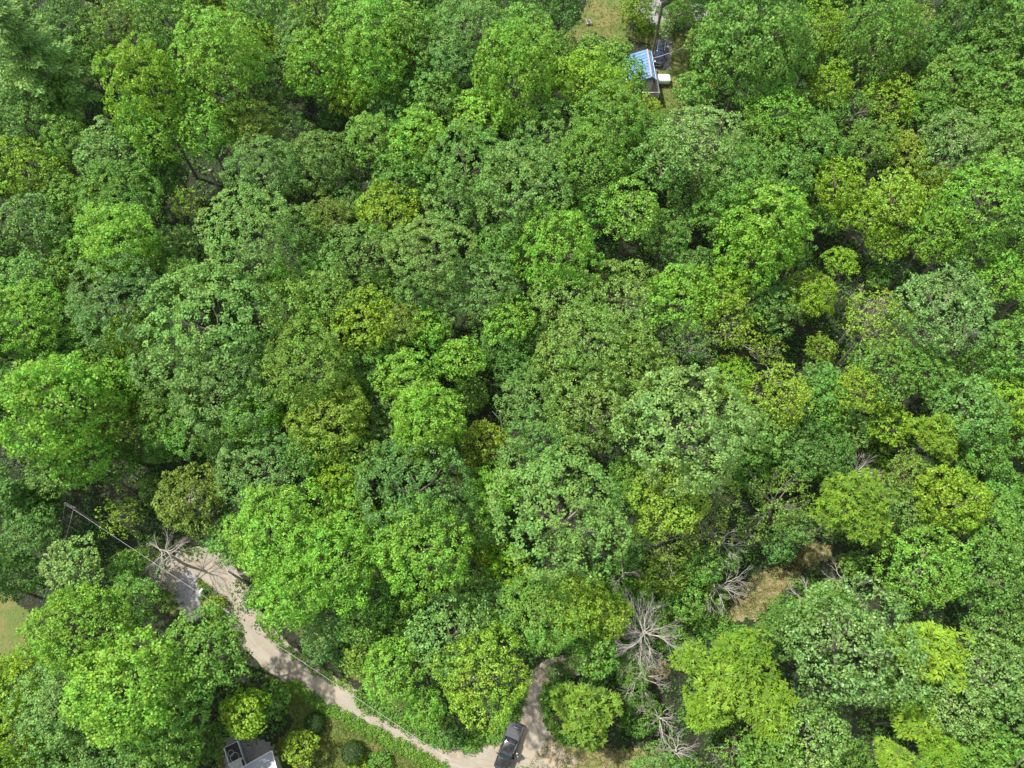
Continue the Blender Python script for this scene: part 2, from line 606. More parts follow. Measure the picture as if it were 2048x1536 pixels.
def fib_dirs(n, zmin):
    i = np.arange(n) + .5
    z = 1 - (1 - zmin) * i / n
    ph = i * 2.399963 + rng.uniform(0, 6)
    r_ = np.sqrt(np.maximum(0, 1 - z * z))
    d = np.stack([r_ * np.cos(ph), r_ * np.sin(ph), z], 1)
    d += rng.normal(size=d.shape) * .10
    return d / np.linalg.norm(d, axis=1, keepdims=True)

STYLE = {
    # clump radius, leaf size, leaves per m2 of clump, height ratio, roughness of outline, jitter, aspect, boughs
    'o': dict(lobe=.50, leaf=.24, dens=23, rz=.85, rough=.08, jit=.60, asp=.75, spread=1.0, low=-.25, boughs=24, br=(.36, .50)),
    'p': dict(lobe=.62, leaf=.29, dens=19, rz=1.1, rough=.18, jit=.65, asp=.80, spread=1.0, low=-.5, boughs=15, br=(.28, .46)),
    'm': dict(lobe=.54, leaf=.26, dens=21, rz=.95, rough=.14, jit=.65, asp=.75, spread=1.0, low=-.4, boughs=17, br=(.30, .48)),
    'g': dict(lobe=.50, leaf=.29, dens=18, rz=.92, rough=.12, jit=.70, asp=.55, spread=1.0, low=-.35, boughs=17, br=(.30, .48)),
    'v': dict(lobe=.48, leaf=.25, dens=19, rz=.90, rough=.24, jit=.80, asp=.7, spread=1.0, low=-.45, boughs=10, br=(.26, .48)),
    's': dict(lobe=.42, leaf=.23, dens=14, rz=.85, rough=.22, jit=.9, asp=.7, spread=1.0, low=-.2, boughs=9, br=(.28, .46)),
}

def crown_mesh(style, R_, idx):
    """unit: metres, origin at the crown's middle"""
    name = 'crown_' + {'o': 'oak', 'p': 'poplar', 'm': 'maple', 'g': 'chestnut', 'v': 'vine', 's': 'thin', 'f': 'frond', 'n': 'pine'}[style]
    if style == 'f':
        return frond_crown(name, R_)
    if style == 'n':
        return pine_crown(name, R_)
    S = STYLE[style]
    rz = R_ * S['rz']
    # main boughs give the crown an irregular outline
    nb = max(4, int(R_ * 1.6))
    bd = fib_dirs(nb, -.1)
    lr = S['lobe'] * (0.82 + .04 * R_)
    area = 2 * math.pi * R_ * rz * (1 - S['low']) * 1.0
    nl = int(area / (math.pi * (lr * S['spread']) ** 2) * 1.12) + 6
    D = fib_dirs(nl, S['low'])
    # union of rounded boughs: bulges with creases between them
    nb = S['boughs']
    bd = fib_dirs(nb, -.25)
    br = rng.uniform(S['br'][0], S['br'][1], nb)
    bc = bd * (rng.uniform(.80, 1.13, nb) - br)[:, None]
    proj = D @ bc.T
    perp2 = (bc ** 2).sum(1)[None, :] - proj ** 2
    disc = br[None, :] ** 2 - perp2
    hit = np.where(disc > 0, proj + np.sqrt(np.maximum(disc, 0)), .45)
    rad = np.maximum(hit.max(1), .52) + rng.uniform(-S['rough'] * .6, S['rough'] * .35, nl)
    rad *= .97
    C = D * rad[:, None] * np.array([R_, R_, rz])
    # an inner layer keeps one from seeing straight through
    ni = int(nl * .45)
    Di = fib_dirs(ni, -.4)
    C = np.concatenate([C, Di * np.array([R_, R_, rz]) * rng.uniform(.42, .66, (ni, 1))])
    D = np.concatenate([D, Di])
    if style == 's':
        keep = rng.random(len(C)) < .62
        C, D = C[keep], D[keep]
    if style == 'v':
        keep = rng.random(len(C)) < .88
        C, D = C[keep], D[keep]
    L = len(C)
    lrs = lr * rng.uniform(.65, 1.25, L)
    nper = np.maximum(6, (S['dens'] * 2.4 * lrs ** 2 * (.36 / S['leaf'])).astype(int))
    ids = np.repeat(np.arange(L), nper)
    n = len(ids)
    q = rng.normal(size=(n, 3))
    q /= np.linalg.norm(q, axis=1, keepdims=True)
    ax = D[ids] * .6 + np.array([0, 0, .55])
    q = q + ax * 1.05
    q /= np.linalg.norm(q, axis=1, keepdims=True)
    rr_ = rng.uniform(.72, 1.08, n)
    P = C[ids] + q * (lrs[ids] * rr_)[:, None] * np.array([1, 1, .75])
    Nn = q + np.array([0, 0, .35]) + rng.normal(size=(n, 3)) * S['jit']
    V, F = diamonds(P, Nn, S['leaf'], S['asp'])
    lobev = rng.normal(.5, .10, L)
    lobeh = rng.normal(.5, .14, L)
    # patches of neighbouring clumps share a tint
    ph = rng.uniform(0, 6, 3)
    pt = (np.sin(C[:, 0] * .9 + ph[0]) + np.sin(C[:, 1] * .8 + ph[1]) + np.sin(C[:, 2] * 1.1 + ph[2])) / 3
    old = np.clip(pt * .35 + rng.normal(.35, .16, L), 0, 1) if style in 'vsm' else np.clip(pt * .2 + rng.normal(.25, .13, L), 0, 1)
    var = np.stack([lobev[ids] + rng.normal(0, .17, n) + .06 * pt[ids], lobeh[ids] + .24 * pt[ids] + rng.normal(0, .12, n), old[ids] + rng.normal(0, .2, n)], 1)
    return leaf_mesh(name, V, F, var, M_GLOSSY if style == 'g' else M_LEAF)

def frond_crown(name, R_):
    """compound leaves: drooping strips that radiate from each twig end"""
    rz = R_ * .85
    nl = int(R_ * R_ * 12) + 12
    D = fib_dirs(nl, -.3)
    bd = fib_dirs(max(4, int(R_ * 1.3)), 0)
    k = np.clip(D @ bd.T, 0, 1) ** 8
    rad = .52 + .46 * k.max(1) + rng.uniform(-.14, .05, nl)
    C = D * rad[:, None] * np.array([R_, R_, rz])
    Di = fib_dirs(nl // 2, -.4)
    C = np.concatenate([C, Di * np.array([R_, R_, rz]) * rng.uniform(.35, .6, (len(Di), 1))])
    D = np.concatenate([D, Di])
    L = len(C)
    per = 13
    ids = np.repeat(np.arange(L), per)
    n = len(ids)
    th = rng.uniform(0, 2 * math.pi, n)
    el = rng.uniform(-.55, .3, n)
    d = np.stack([np.cos(th) * np.cos(el), np.sin(th) * np.cos(el), np.sin(el)], 1) + D[ids] * .35
    d /= np.linalg.norm(d, axis=1, keepdims=True)
    ln = rng.uniform(.42, .72, n)
    root = C[ids]
    tip = root + d * ln[:, None] - np.array([0, 0, 1]) * (.18 * ln)[:, None]
    side = np.cross(d, np.array([0, 0, 1.0]))
    side /= np.linalg.norm(side, axis=1, keepdims=True) + 1e-6
    side = side + rng.normal(size=(n, 3)) * .25
    wd = (rng.uniform(.05, .085, n))[:, None]
    mid = root * .45 + tip * .55 + np.array([0, 0, .06])
    V = np.stack([root, mid + side * wd, tip, mid - side * wd], 1).reshape(-1, 3)
    F = np.arange(4 * n).reshape(n, 4)
    lobev, lobeh = rng.normal(.5, .18, L), rng.normal(.5, .15, L)
    hot = np.clip(rng.normal(.3, .2, L), 0, 1)
    var = np.stack([lobev[ids] + rng.normal(0, .14, n), lobeh[ids] + rng.normal(0, .1, n), hot[ids] + rng.normal(0, .15, n)], 1)
    return leaf_mesh(name, V, F, var, M_LEAF)

def pine_crown(name, R_):
    """tiers of feathery boughs"""
    P, N, Tn, var = [], [], [], []
    tiers = 11
    for t in range(tiers):
        z = R_ * (-1.0 + 2.3 * t / (tiers - 1))
        rr_ = R_ * (1.05 - .9 * (t / (tiers - 1)) ** 1.5)
        nb = max(4, int(9 - .4 * t))
        for b_ in range(nb):
            th = 2 * math.pi * b_ / nb + t * .7 + rng.uniform(-.2, .2)
            ln = rr_ * rng.uniform(.75, 1.1)
            up = rng.uniform(-.05, .25)
            dirv = np.array([math.cos(th), math.sin(th), up])
            sd = np.array([-math.sin(th), math.cos(th), 0])
            v0, h0 = rng.normal(.5, .12), rng.normal(.5, .12)
            ntw = int(ln * 4) + 2
            for k in range(ntw):
                f_ = (k + 1) / ntw
                c_ = np.array([0, 0, z]) + dirv * ln * f_
                wdt = .9 * math.sin(math.pi * min(1, f_ * .85 + .1)) + .25
                m_ = 14
                off = sd * rng.uniform(-wdt, wdt, (m_, 1)) + rng.normal(size=(m_, 3)) * .14
                P.append(c_ + off)
                N.append(np.tile(np.array([0, 0, 1.0]), (m_, 1)) + rng.normal(size=(m_, 3)) * .5)
                Tn.append(np.tile(dirv, (m_, 1)) + sd * np.sign(off @ sd)[:, None] * .8 + rng.normal(size=(m_, 3)) * .2)
                var.append(np.stack([rng.normal(v0, .15, m_) + .1 * f_, rng.normal(h0, .1, m_), np.full(m_, .1)], 1))
    P, N, Tn, var = map(np.concatenate, (P, N, Tn, var))
    V, F = diamonds(P, N, .5, .34, tang=Tn, fold=.05)
    return leaf_mesh(name, V, F, var, M_LEAF)

CROWNS = {}
CLASSES = [1.7, 2.9, 4.3, 6.2]
NVAR = {1.7: 2, 2.9: 3, 4.3: 4, 6.2: 4}
def get_crown(style, R_, k):
    cl = min(CLASSES, key=lambda c_: abs(math.log(R_ / c_)))
    nv = 1 if style == 'n' else (2 if style in 'sf' else NVAR[cl])
    key = (style, cl, k % nv)
    if key not in CROWNS:
        CROWNS[key] = crown_mesh(style, cl, k % nv)
    return CROWNS[key], R_ / cl

# trunk with limbs: unit radius crown, unit height below the crown's middle
def branches(mb, p, d, ln, rad, depth, nseg=4, kids=3, droop=.0, rs=None, spread=.7, taper=.45):
    pts, rads = [p.copy()], [rad]
    cur, dd = p.copy(), d.normalized()
    for i in range(nseg):
        dd = (dd + Vector((rs.gauss(0, .2), rs.gauss(0, .2), rs.gauss(0, .13) - droop))).normalized()
        cur = cur + dd * ln / nseg
        pts.append(cur.copy())
        rads.append(rad * (1 - (1 - taper) * (i + 1) / nseg))
    mb.tube(pts, rads, 4 if depth < 2 else 6, cap=False)
    if depth <= 0:
        return
    for k in range(kids + (1 if depth == 1 else 0)):
        i = rs.randint(1, nseg)
        o = dd.orthogonal().normalized()
        o = Matrix.Rotation(rs.uniform(0, 6.28), 3, dd) @ o
        nd = (dd * (1 - spread * .35) + o * spread * rs.uniform(.6, 1.1) + Vector((0, 0, .12))).normalized()
        branches(mb, pts[i], nd, ln * rs.uniform(.5, .75), rads[i] * .62, depth - 1, max(2, nseg - 1), kids, droop, rs, spread, taper)
    # leader
    branches(mb, pts[-1], dd, ln * .6, rads[-1] * .95, depth - 1, max(2, nseg - 1), kids, droop, rs, spread, taper)

TRUNKS = []
for s_ in range(4):
    rs = random.Random(50 + s_)
    mb = MB()
    mb.tube([(0, 0, -.35), (.01, .0, 0), (.02, .01, .5), (0, .02, .9), (0.02, 0, 1.08)], [.06, .042, .036, .025, .012], 7, cap=False)
    for k in range(7):
        z = rs.uniform(.58, .95)
        th = k * 2.4 + rs.uniform(-.4, .4)
        L_ = rs.uniform(.40, .58)
        a = Vector((0, 0, z))
        b = Vector((math.cos(th) * L_ * .55, math.sin(th) * L_ * .55, z + .10))
        c_ = Vector((math.cos(th + .15) * L_, math.sin(th + .15) * L_, z + .22))
        mb.tube([a, b, c_], [.028, .017, .006], 5, cap=False)
        for q in (-.5, .45):
            e = b + Vector((math.cos(th + q) * .3, math.sin(th + q) * .3, .10))
            mb.tube([b, e], [.013, .004], 4, cap=False)
    o = mb.build('trunk', M_BARK)
    TRUNKS.append(o.data)
    bpy.data.objects.remove(o)

TWIGS = []
for s_ in range(3):
    rs = random.Random(80 + s_)
    mb = MB()
    for k in range(7):
        th = k * 2.4 + rs.uniform(-.3, .3)
        branches(mb, Vector((0, 0, -.45)), Vector((math.cos(th), math.sin(th), rs.uniform(.5, 1.2))), .62, .022, 2, 3, 2, -.01, rs, .6)
    o = mb.build('twigs', M_PALEBARK)
    TWIGS.append(o.data)
    bpy.data.objects.remove(o)

# ------------------------------------------------------------------ the trees, one row each: photo x, y, radius, colour, kind, extra height
PAL = {
    'grey':   (.118, .242, .048), 'blue': (.102, .220, .050), 'mid': (.112, .245, .034), 'bright': (.138, .305, .028),
    'lime':   (.165, .300, .018), 'yellow': (.185, .295, .026), 'olive': (.142, .262, .034), 'pale': (.148, .278, .058),
    'frond':  (.128, .240, .014), 'dark':   (.084, .195, .032), 'brown': (.155, .240, .032),
}
CNAME = {'grey': 'grey-green', 'blue': 'blue-green', 'mid': 'mid-green', 'bright': 'bright green', 'lime': 'lime green', 'yellow': 'yellow-green',
         'olive': 'olive green', 'pale': 'pale green', 'dark': 'dark green', 'brown': 'brownish olive', 'frond': 'lime green'}
KNAME = {'o': 'even-domed tree', 'p': 'lobed tree', 'm': 'clumpy tree', 'g': 'glossy-leaved tree',
         'v': 'vine-hung tree', 's': 'thin twiggy tree', 'f': 'feathery-leaved tree', 'n': 'layered pine tree'}
ONAME = {'o': 'oak_tree', 'p': 'poplar_tree', 'm': 'maple_tree', 'g': 'chestnut_tree', 'v': 'vine_covered_tree', 's': 'thin_tree', 'f': 'sumac_tree', 'n': 'pine_tree'}

TREES = """
55 110 88 grey n 3|20 40 55 grey n 2|130 55 48 dark m|190 125 55 mid m|230 45 55 olive v|345 45 62 mid p|445 130 82 bright p 2|300 180 76 lime p 2|310 265 66 bright p
410 265 55 bright p|452 40 36 lime m|522 95 45 lime v|515 25 55 mid m|640 25 52 olive m|600 85 45 pale p|635 140 58 bright p|505 252 50 brown m|575 265 58 grey s
530 345 72 grey o|640 335 68 grey m|45 245 55 grey m|140 285 45 mid m|235 315 62 grey m|50 345 62 lime m|128 390 46 olive m|72 460 62 grey m|250 405 66 mid o
375 412 52 lime s|245 490 74 bright p 2|495 470 118 grey o 2|658 440 46 brown v|745 60 72 bright p|755 135 68 bright p|825 95 52 mid p|708 185 46 lime m
940 60 66 grey m|1052 78 56 mid p|905 125 60 grey m|1030 160 82 bright p 2|870 205 48 mid p|962 232 52 bright p|1120 25 60 dark m|1108 118 50 mid p|1230 118 50 mid p 0|1258 158 28 mid p 0
1165 172 60 lime m|1250 185 48 mid v|1292 228 42 yellow v|1212 245 64 mid m|1092 272 66 grey o|932 328 74 grey o|1042 388 90 grey o 1|1180 328 70 mid m
745 282 46 mid p|838 290 56 bright p 1|808 362 60 mid p|712 340 40 grey s|775 432 56 lime m|696 402 36 dark o|905 418 52 grey o|858 508 80 pale o 1|718 512 58 grey o
1115 505 74 bright m 1|1256 428 86 bright g 2|1182 428 42 mid m|1000 500 46 mid m|1500 80 92 mid p 1|1414 88 58 mid p|1392 190 64 mid p|1562 112 56 mid p|1510 165 64 mid m
1640 60 54 lime v|1755 90 74 mid p|1822 55 52 yellow s|1930 45 58 dark p|2010 50 58 mid p|1958 108 55 mid m|1900 172 58 mid p|1995 190 58 mid p
1550 228 58 bright v|1660 172 42 lime v|1780 202 52 lime v|1712 222 38 grey s|1852 220 44 mid m|1948 226 46 mid p|1395 290 80 pale g 1|1512 292 48 mid m
1630 292 56 mid m|1738 292 54 mid v|1812 308 50 yellow v|1908 300 64 pale g 1|2022 290 60 mid p|1472 362 70 mid m|1570 350 50 mid p|1440 432 52 mid m|1538 452 74 bright p 1
1676 372 54 lime v|1788 400 60 yellow v|1722 430 50 lime v|1852 380 52 yellow v|1972 400 80 bright g 1|1862 472 52 bright m|1768 486 44 lime v|1942 492 48 mid p|1330 330 62 mid g
1330 470 50 mid m|245 608 86 blue o 1|48 640 70 bright m|132 640 50 mid m|58 562 52 mid m|126 560 42 olive v|268 666 44 lime p 1|422 652 108 grey o 1|342 722 72 grey o
455 762 88 grey o|566 570 32 bright p|640 560 46 mid o|500 562 38 dark o|370 566 46 mid m|120 808 94 bright p 2|22 758 50 mid m|240 768 44 bright m|236 842 46 brown v|182 738 40 olive m
332 832 52 mid m|165 912 58 bright p|382 862 52 mid o|590 622 58 olive m|612 742 88 olive m 1|512 832 58 bright m|662 832 74 yellow m|662 602 58 olive m|722 645 58 lime m
528 942 74 grey o|382 1002 88 brown m 1|250 1035 76 yellow s|48 1000 72 dark n|20 905 56 grey s|112 952 40 grey m|682 962 48 lime m|968 572 64 grey o|900 592 50 grey o
1014 640 48 bright m|922 720 68 bright m|860 662 40 bright m|802 652 46 brown v|1128 592 68 olive g|1250 602 78 olive g|1192 692 78 olive g 1|1112 722 52 olive g|1272 732 64 olive g
1188 822 82 olive g|1062 802 58 grey o|1082 872 56 grey o|1355 602 64 bright m|815 762 56 bright p 1|852 848 74 bright p 1|940 792 50 mid m -5|1365 862 114 pale o 1
970 882 42 yellow v -2|948 952 32 brown v -4|985 985 50 bright m -1|1032 928 42 pale g|1122 1030 122 pale o 1|832 982 92 blue o|1262 962 42 mid m|1335 1000 70 yellow m
1330 1072 60 brown s|718 915 46 olive m|1455 655 64 yellow s|1535 705 60 yellow s|1380 690 50 grey s|1440 585 44 lime m|1500 520 62 bright m|1618 592 60 lime m|1682 525 50 lime v
1748 640 64 yellow s|1642 700 54 yellow v|1562 800 60 yellow v|1460 760 46 lime v|1880 620 112 pale g 2|2022 700 56 mid m|2012 560 56 bright v|1772 735 58 mid v|1712 780 48 yellow v
1852 745 52 mid m|1932 822 66 grey m|2024 808 50 lime m|1775 852 62 lime v|1872 872 54 frond f|1962 900 50 mid m|2012 972 52 mid m|1652 905 48 dark m -4|1700 1010 88 frond f 1
1558 1000 66 olive s|1902 1002 58 lime m|1992 1030 56 mid m|1822 950 48 olive v|1440 990 56 brown s|1418 1060 52 brown s|1500 1062 46 olive s|1590 1058 34 grey m
62 1062 82 dark m|32 1150 54 dark m|148 1130 78 pale m 1|160 1262 88 bright m 1|262 1382 104 bright p 1|408 1302 90 mid m 1|130 1402 88 pale m|330 1425 78 mid m|266 1205 52 mid m
30 1378 66 lime m|42 1470 60 lime m|182 1502 58 grey m|332 1508 66 mid m|420 1486 48 mid m -4|492 1426 62 lime p -1|545 1402 46 mid m -4|602 1496 44 yellow m -6|432 1212 27 yellow m -8
560 1062 92 bright m 1|664 1132 90 bright m 1|842 1098 92 bright m 1|590 1180 72 bright m|745 1195 42 mid m|640 1282 34 blue m -6|785 1338 82 bright m|900 1272 74 pale g 1|962 1352 84 lime g 1
850 1412 56 bright m|735 1312 46 olive v -3|722 1245 40 mid m|1012 1140 42 lime m -4|962 1102 30 lime v -5|1085 1228 74 mid m -2|1150 1208 52 yellow m|1212 1228 44 yellow m
1172 1420 78 frond f -4|1262 1345 50 mid m -6|1280 1432 46 mid m -6|1330 1502 48 grey s -3|1382 1318 66 frond f|1478 1318 76 frond f|1416 1418 78 frond f|1532 1420 68 frond f|1450 1370 60 frond f 1
1690 1290 112 pale g 1|1842 1142 88 bright g|1962 1150 66 mid g|1992 1072 54 mid m|1762 1090 46 olive s -5|1852 1302 72 lime f|1990 1262 58 mid g|1982 1345 66 pale g|1905 1402 60 pale g
2026 1442 50 dark m|1950 1490 50 mid m|1835 1440 46 frond f|1785 1515 56 frond f|1880 1510 56 frond f|1615 1480 76 pale g|1540 1518 50 mid m|1478 1500 48 olive s -4|1700 1528 40 mid m|2030 1360 50 mid g
1370 1200 46 mid m -7|1240 1160 50 mid m -8|1660 1210 40 mid m -5|1560 1090 30 blue m -5|1430 1190 44 olive v -7|1330 1150 46 brown v -4|1580 1230 36 mid m -6|1500 935 44 mid m -6
1390 535 34 dark m|1060 445 40 dark o|620 905 46 mid m|700 1030 46 bright m|945 1190 40 mid m -3|340 600 34 mid m|90 720 40 mid m|310 510 34 mid v|600 455 40 grey o|1272 20 38 yellow m -6|1356 26 32 bright v -7
1425 30 40 mid m -4|820 205 30 mid p|840 590 42 grey o|760 590 40 olive m|300 975 40 olive v|480 1080 44 mid m|1180 95 34 mid p|1215 205 50 lime v|1300 265 44 mid v|1590 510 44 mid m
""".replace('\n', '|')

rows = []
for it in TREES.split('|'):
    q = it.split()
    if len(q) >= 5:
        rows.append((float(q[0]), float(q[1]), float(q[2]), q[3], q[4], float(q[5]) if len(q) > 5 else 0.0))

LANDMARKS = [
    (160, 200, 'the bare white tree'), (435, 375, 'the leaning pale trunk'), (655, 240, 'the forked dead tree'),
    (1290, 120, 'the blue-roofed house'), (1785, 545, 'the tall bare tree'), (1600, 680, 'the broken grey limb'), (1745, 910, 'the brushy dead tree'),
    (1560, 1160, 'the open straw-coloured path'), (1310, 1275, 'the big spidery dead tree'), (1470, 1150, 'the fan-shaped bare tree'), (1700, 1140, 'the twisted bare tree'),
    (300, 950, 'the half-dead tree'), (130, 1010, 'the utility pole'), (400, 1150, 'the grey gravel drive'), (640, 1370, 'the gravel road'),
    (1018, 1490, 'the black pickup'), (520, 1520, 'the grey metal roof'), (2030, 950, 'the right-edge dead tree'), (1015, 870, 'the broken pale trunk'),
    (1170, 900, 'the middle of the photo'), (1040, 20, 'the top edge\'s middle'), (1900, 60, 'the upper right corner'), (40, 30, 'the upper left corner'), (2000, 1480, 'the lower right corner'),
    (30, 700, 'the left edge'), (1280, 520, 'the small dead snag'), (780, 760, 'the bright central tree'), (1010, 380, 'the wide grey-green crowns'),
]
DIRS = ['right of', 'lower right of', 'below', 'lower left of', 'left of', 'upper left of', 'above', 'upper right of']
ORD = ['nearest', 'second nearest', 'third nearest', 'fourth nearest', 'fifth nearest', 'sixth nearest', 'seventh nearest', 'eighth nearest']

def size_word(r_):
    return 'huge' if r_ > 98 else 'broad' if r_ > 72 else 'mid-sized' if r_ > 50 else 'small'

def labels_for(items):
    """one label each, unique: look, then its place by a landmark, then how near to it"""
    base = []
    for (u, v, r_, col, st) in items:
        lm = min(LANDMARKS, key=lambda m: (m[0] - u) ** 2 + (m[1] - v) ** 2)
        dx, dy = u - lm[0], v - lm[1]
        d = DIRS[int(((math.degrees(math.atan2(dy, dx)) + 22.5) % 360) // 45)]
        base.append((f"{size_word(r_)} {CNAME[col]} {KNAME[st]}", f"{d} {lm[2]}", math.hypot(dx, dy)))
    out = [None] * len(items)
    groups = {}
    for i, b in enumerate(base):
        groups.setdefault((b[0], b[1]), []).append(i)
    for (a, b), ids in groups.items():
        ids.sort(key=lambda i: base[i][2])
        for k, i in enumerate(ids):
            if len(ids) == 1:
                out[i] = f"{a} {b}"
            else:
                out[i] = f"{a} {b}, {ORD[k]} one"
    return out

def in_keep(u, v, r_, gaps=False):
    for poly in (KEEP + GAPS if gaps else KEEP):
        for k in range(9):
            a, q = k * math.pi / 4, (0 if k == 8 else r_ * .95)
            if inside(poly, u + q * math.cos(a), v + q * math.sin(a)):
                return True
    return False

DEADPX = [(155, 192, 40), (650, 238, 36), (1785, 548, 44), (1612, 668, 36), (1748, 915, 40), (1462, 1152, 46), (1728, 1135, 40), (305, 945, 42), (265, 1075, 44), (2032, 945, 36), (1278, 512, 26), (1338, 1432, 30), (1372, 1500, 30), (1482, 1045, 30), (1262, 1125, 24), (1520, 720, 34), (735, 365, 26)]
placed = []
def plant(u, v, r_, col, st, dh=0.0, label=None, group=None, name=None, cat='tree', dv=0.0):
    r0_ = r_
    for g_ in (1.18, 1.12, 1.06, 1.0, .94, .88, .80, .72):
        r_ = r0_ * g_
        if not in_keep(u, v, r_, True):
            break
    for (du, dv_, dr_) in DEADPX:
        q_ = math.hypot(u - du, v - dv_)
        if q_ < r_ + dr_ * .8:
            dh -= 2.0
        if q_ < r_ + dr_ * .5:
            r_ = max(.62 * r0_, q_ - dr_ * .5)
    dh = max(dh, -8)
    p0, d0 = at(u, v, 11)
    Rw = r_ * d0 / FPX
    h_mid = 7.5 + 1.15 * Rw + dh + rnd.uniform(-.8, .8)
    Rw = min(Rw, 9.2)
    h_mid = max(h_mid, Rw * .62)
    p, d = at(u, v, h_mid)
    Rw = min(r_ * d / FPX, 9.2)
    me, sc_ = get_crown(st, Rw, rnd.randrange(12))
    gz = float(T(p.x, p.y))
    root = empty(name or ONAME[st], (p.x, p.y, gz), 0, label, cat, group)
    cr = obj('crown', me, root, (0, 0, h_mid))
    cr.scale = (sc_ * rnd.uniform(.94, 1.06), sc_ * rnd.uniform(.88, 1.10), sc_ * rnd.uniform(.85, 1.22))
    cr.rotation_euler = (rnd.uniform(-.10, .10), rnd.uniform(-.10, .10), rnd.uniform(0, 6.28))
    c_ = PAL[col]
    f = rnd.uniform(.88, 1.12)
    cr.color = (c_[0] * f * rnd.uniform(.93, 1.07), c_[1] * f, c_[2] * f * rnd.uniform(.9, 1.1), 1)
    tk = obj('trunk', rnd.choice(TRUNKS), root)
    tk.scale = (Rw, Rw, h_mid)
    tk.rotation_euler = (0, 0, rnd.uniform(0, 6.28))
    if st == 's':
        tw = obj('twigs', rnd.choice(TWIGS), root, (0, 0, h_mid))
        tw.scale = (Rw * 1.05, Rw * 1.05, Rw)
        tw.rotation_euler = (0, 0, rnd.uniform(0, 6.28))
    placed.append((p.x, p.y, Rw, h_mid, u, v, r0_))
    return root

todo = []
for r_ in rows:
    todo.append((plant(*r_), r_[:5], ''))

# lower trees that show in the gaps between the tall crowns
fill_n = 0
def cover(u, v):
    return min(math.hypot(u - q[4], v - q[5]) / q[6] for q in placed)
cand = []
for jv in range(-60, 1640, 26):
    for ju in range(-70, 2130, 26):
        u, v = ju + rnd.uniform(-10, 10), jv + rnd.uniform(-10, 10)
        cand.append((cover(u, v), u, v))
cand.sort(reverse=True)
for _, u, v in cand:
    cov = cover(u, v)
    edge = u < -5 or u > 2053 or v < -5 or v > 1541
    if cov < (1.2 if edge else .90) or fill_n > 150:
        continue
    rr_ = rnd.uniform(58, 75) if edge else rnd.uniform(34, 50)
    if in_keep(u, v, rr_, True): continue
    st, col = rnd.choice('mmmpo'), rnd.choice(['dark', 'mid', 'mid', 'grey'])
    r0 = plant(u, v, rr_, col, st, 0 if edge else -2.2, name=None if edge else 'understory_tree')
    todo.append((r0, (u, v, rr_, col, st), 'low '))
    fill_n += 1
for (r0, q, pre), lab in zip(todo, labels_for([t[1] for t in todo])):
    r0['label'] = lab
print('trees', len(rows), 'fill', fill_n, 'crown meshes', len(CROWNS))

# ------------------------------------------------------------------ undergrowth (nobody could count it)
def leafy_stuff(name, pts, rad, h, col, leaves, leaf=.3, label=None, flat=1.0):
    """many small leafy mounds joined in one mesh"""
    P, N, var = [], [], []
    for (x, y, s_) in pts:
        r1, hh = rad * s_, h * s_
        n = int(leaves * s_)
        q = rng.normal(size=(n, 3))
        q /= np.linalg.norm(q, axis=1, keepdims=True)
        q[:, 2] = np.abs(q[:, 2])
        rr_ = rng.uniform(.35, 1.05, (n, 1))
        P.append(q * rr_ * np.array([r1, r1, hh]) + np.array([x, y, float(T(x, y)) + .05]))
        N.append(q * flat + np.array([0, 0, .5]) + rng.normal(size=(n, 3)) * .6)
        var.append(np.stack([rng.normal(rng.normal(.5, .15), .16, n), rng.normal(rng.normal(.5, .2), .1, n), rng.normal(rng.uniform(.1, .6), .2, n)], 1))
    P, N, var = map(np.concatenate, (P, N, var))
    V, F = diamonds(P, N, leaf)
    o = obj(name, leaf_mesh(name, V, F, var, M_LEAF))
    o.color = (*col, 1)
    return tag(o, label, None, None, 'stuff')

pts = []
gx_, gy_ = np.meshgrid(np.arange(-95, 95, 2.15), np.arange(-8, 150, 2.15))
for x, y in zip(gx_.ravel(), gy_.ravel()):
    x += rnd.uniform(-1.2, 1.2)
    y += rnd.uniform(-1.2, 1.2)
    u, v, z = project((x, y, float(T(x, y))))
    if -150 < u < 2200 and -150 < v < 1700 and not in_keep(u, v, 5):
        pts.append((x, y, rnd.uniform(.5, 1.5)))
leafy_stuff('undergrowth', pts, 1.5, 1.1, PAL['dark'], 52, .34, 'dark leafy undergrowth on the forest floor')

def scatter_px(poly, n, smin=.5, smax=1.3):
    us, vs = [p[0] for p in poly], [p[1] for p in poly]
    out = []
    while len(out) < n:
        u, v = rnd.uniform(min(us), max(us)), rnd.uniform(min(vs), max(vs))
        if inside(poly, u, v):
            p = at(u, v)[0]
            out.append((p.x, p.y, rnd.uniform(smin, smax)))
    return out

# low scrub on the open ground right of the dead trees
leafy_stuff('scrub', scatter_px([(1120, 1140), (1420, 1130), (1440, 1250), (1370, 1300), (1180, 1310), (1100, 1270)], 420), 1.0, .9, PAL['mid'], 60, .3, 'low green scrub round the big spidery dead tree')
leafy_stuff('scrub', scatter_px([(1470, 850), (1640, 830), (1760, 860), (1820, 960), (1640, 960), (1500, 940)], 260), 1.0, .8, PAL['olive'], 60, .3, 'low olive scrub and vines over the old path at right')
leafy_stuff('scrub', scatter_px([(1380, 1180), (1470, 1150), (1440, 1240), (1500, 1260), (1620, 1180), (1700, 1170), (1690, 1230), (1420, 1290)], 240), .8, .7, PAL['mid'], 50, .3, 'low green scrub along the open path')
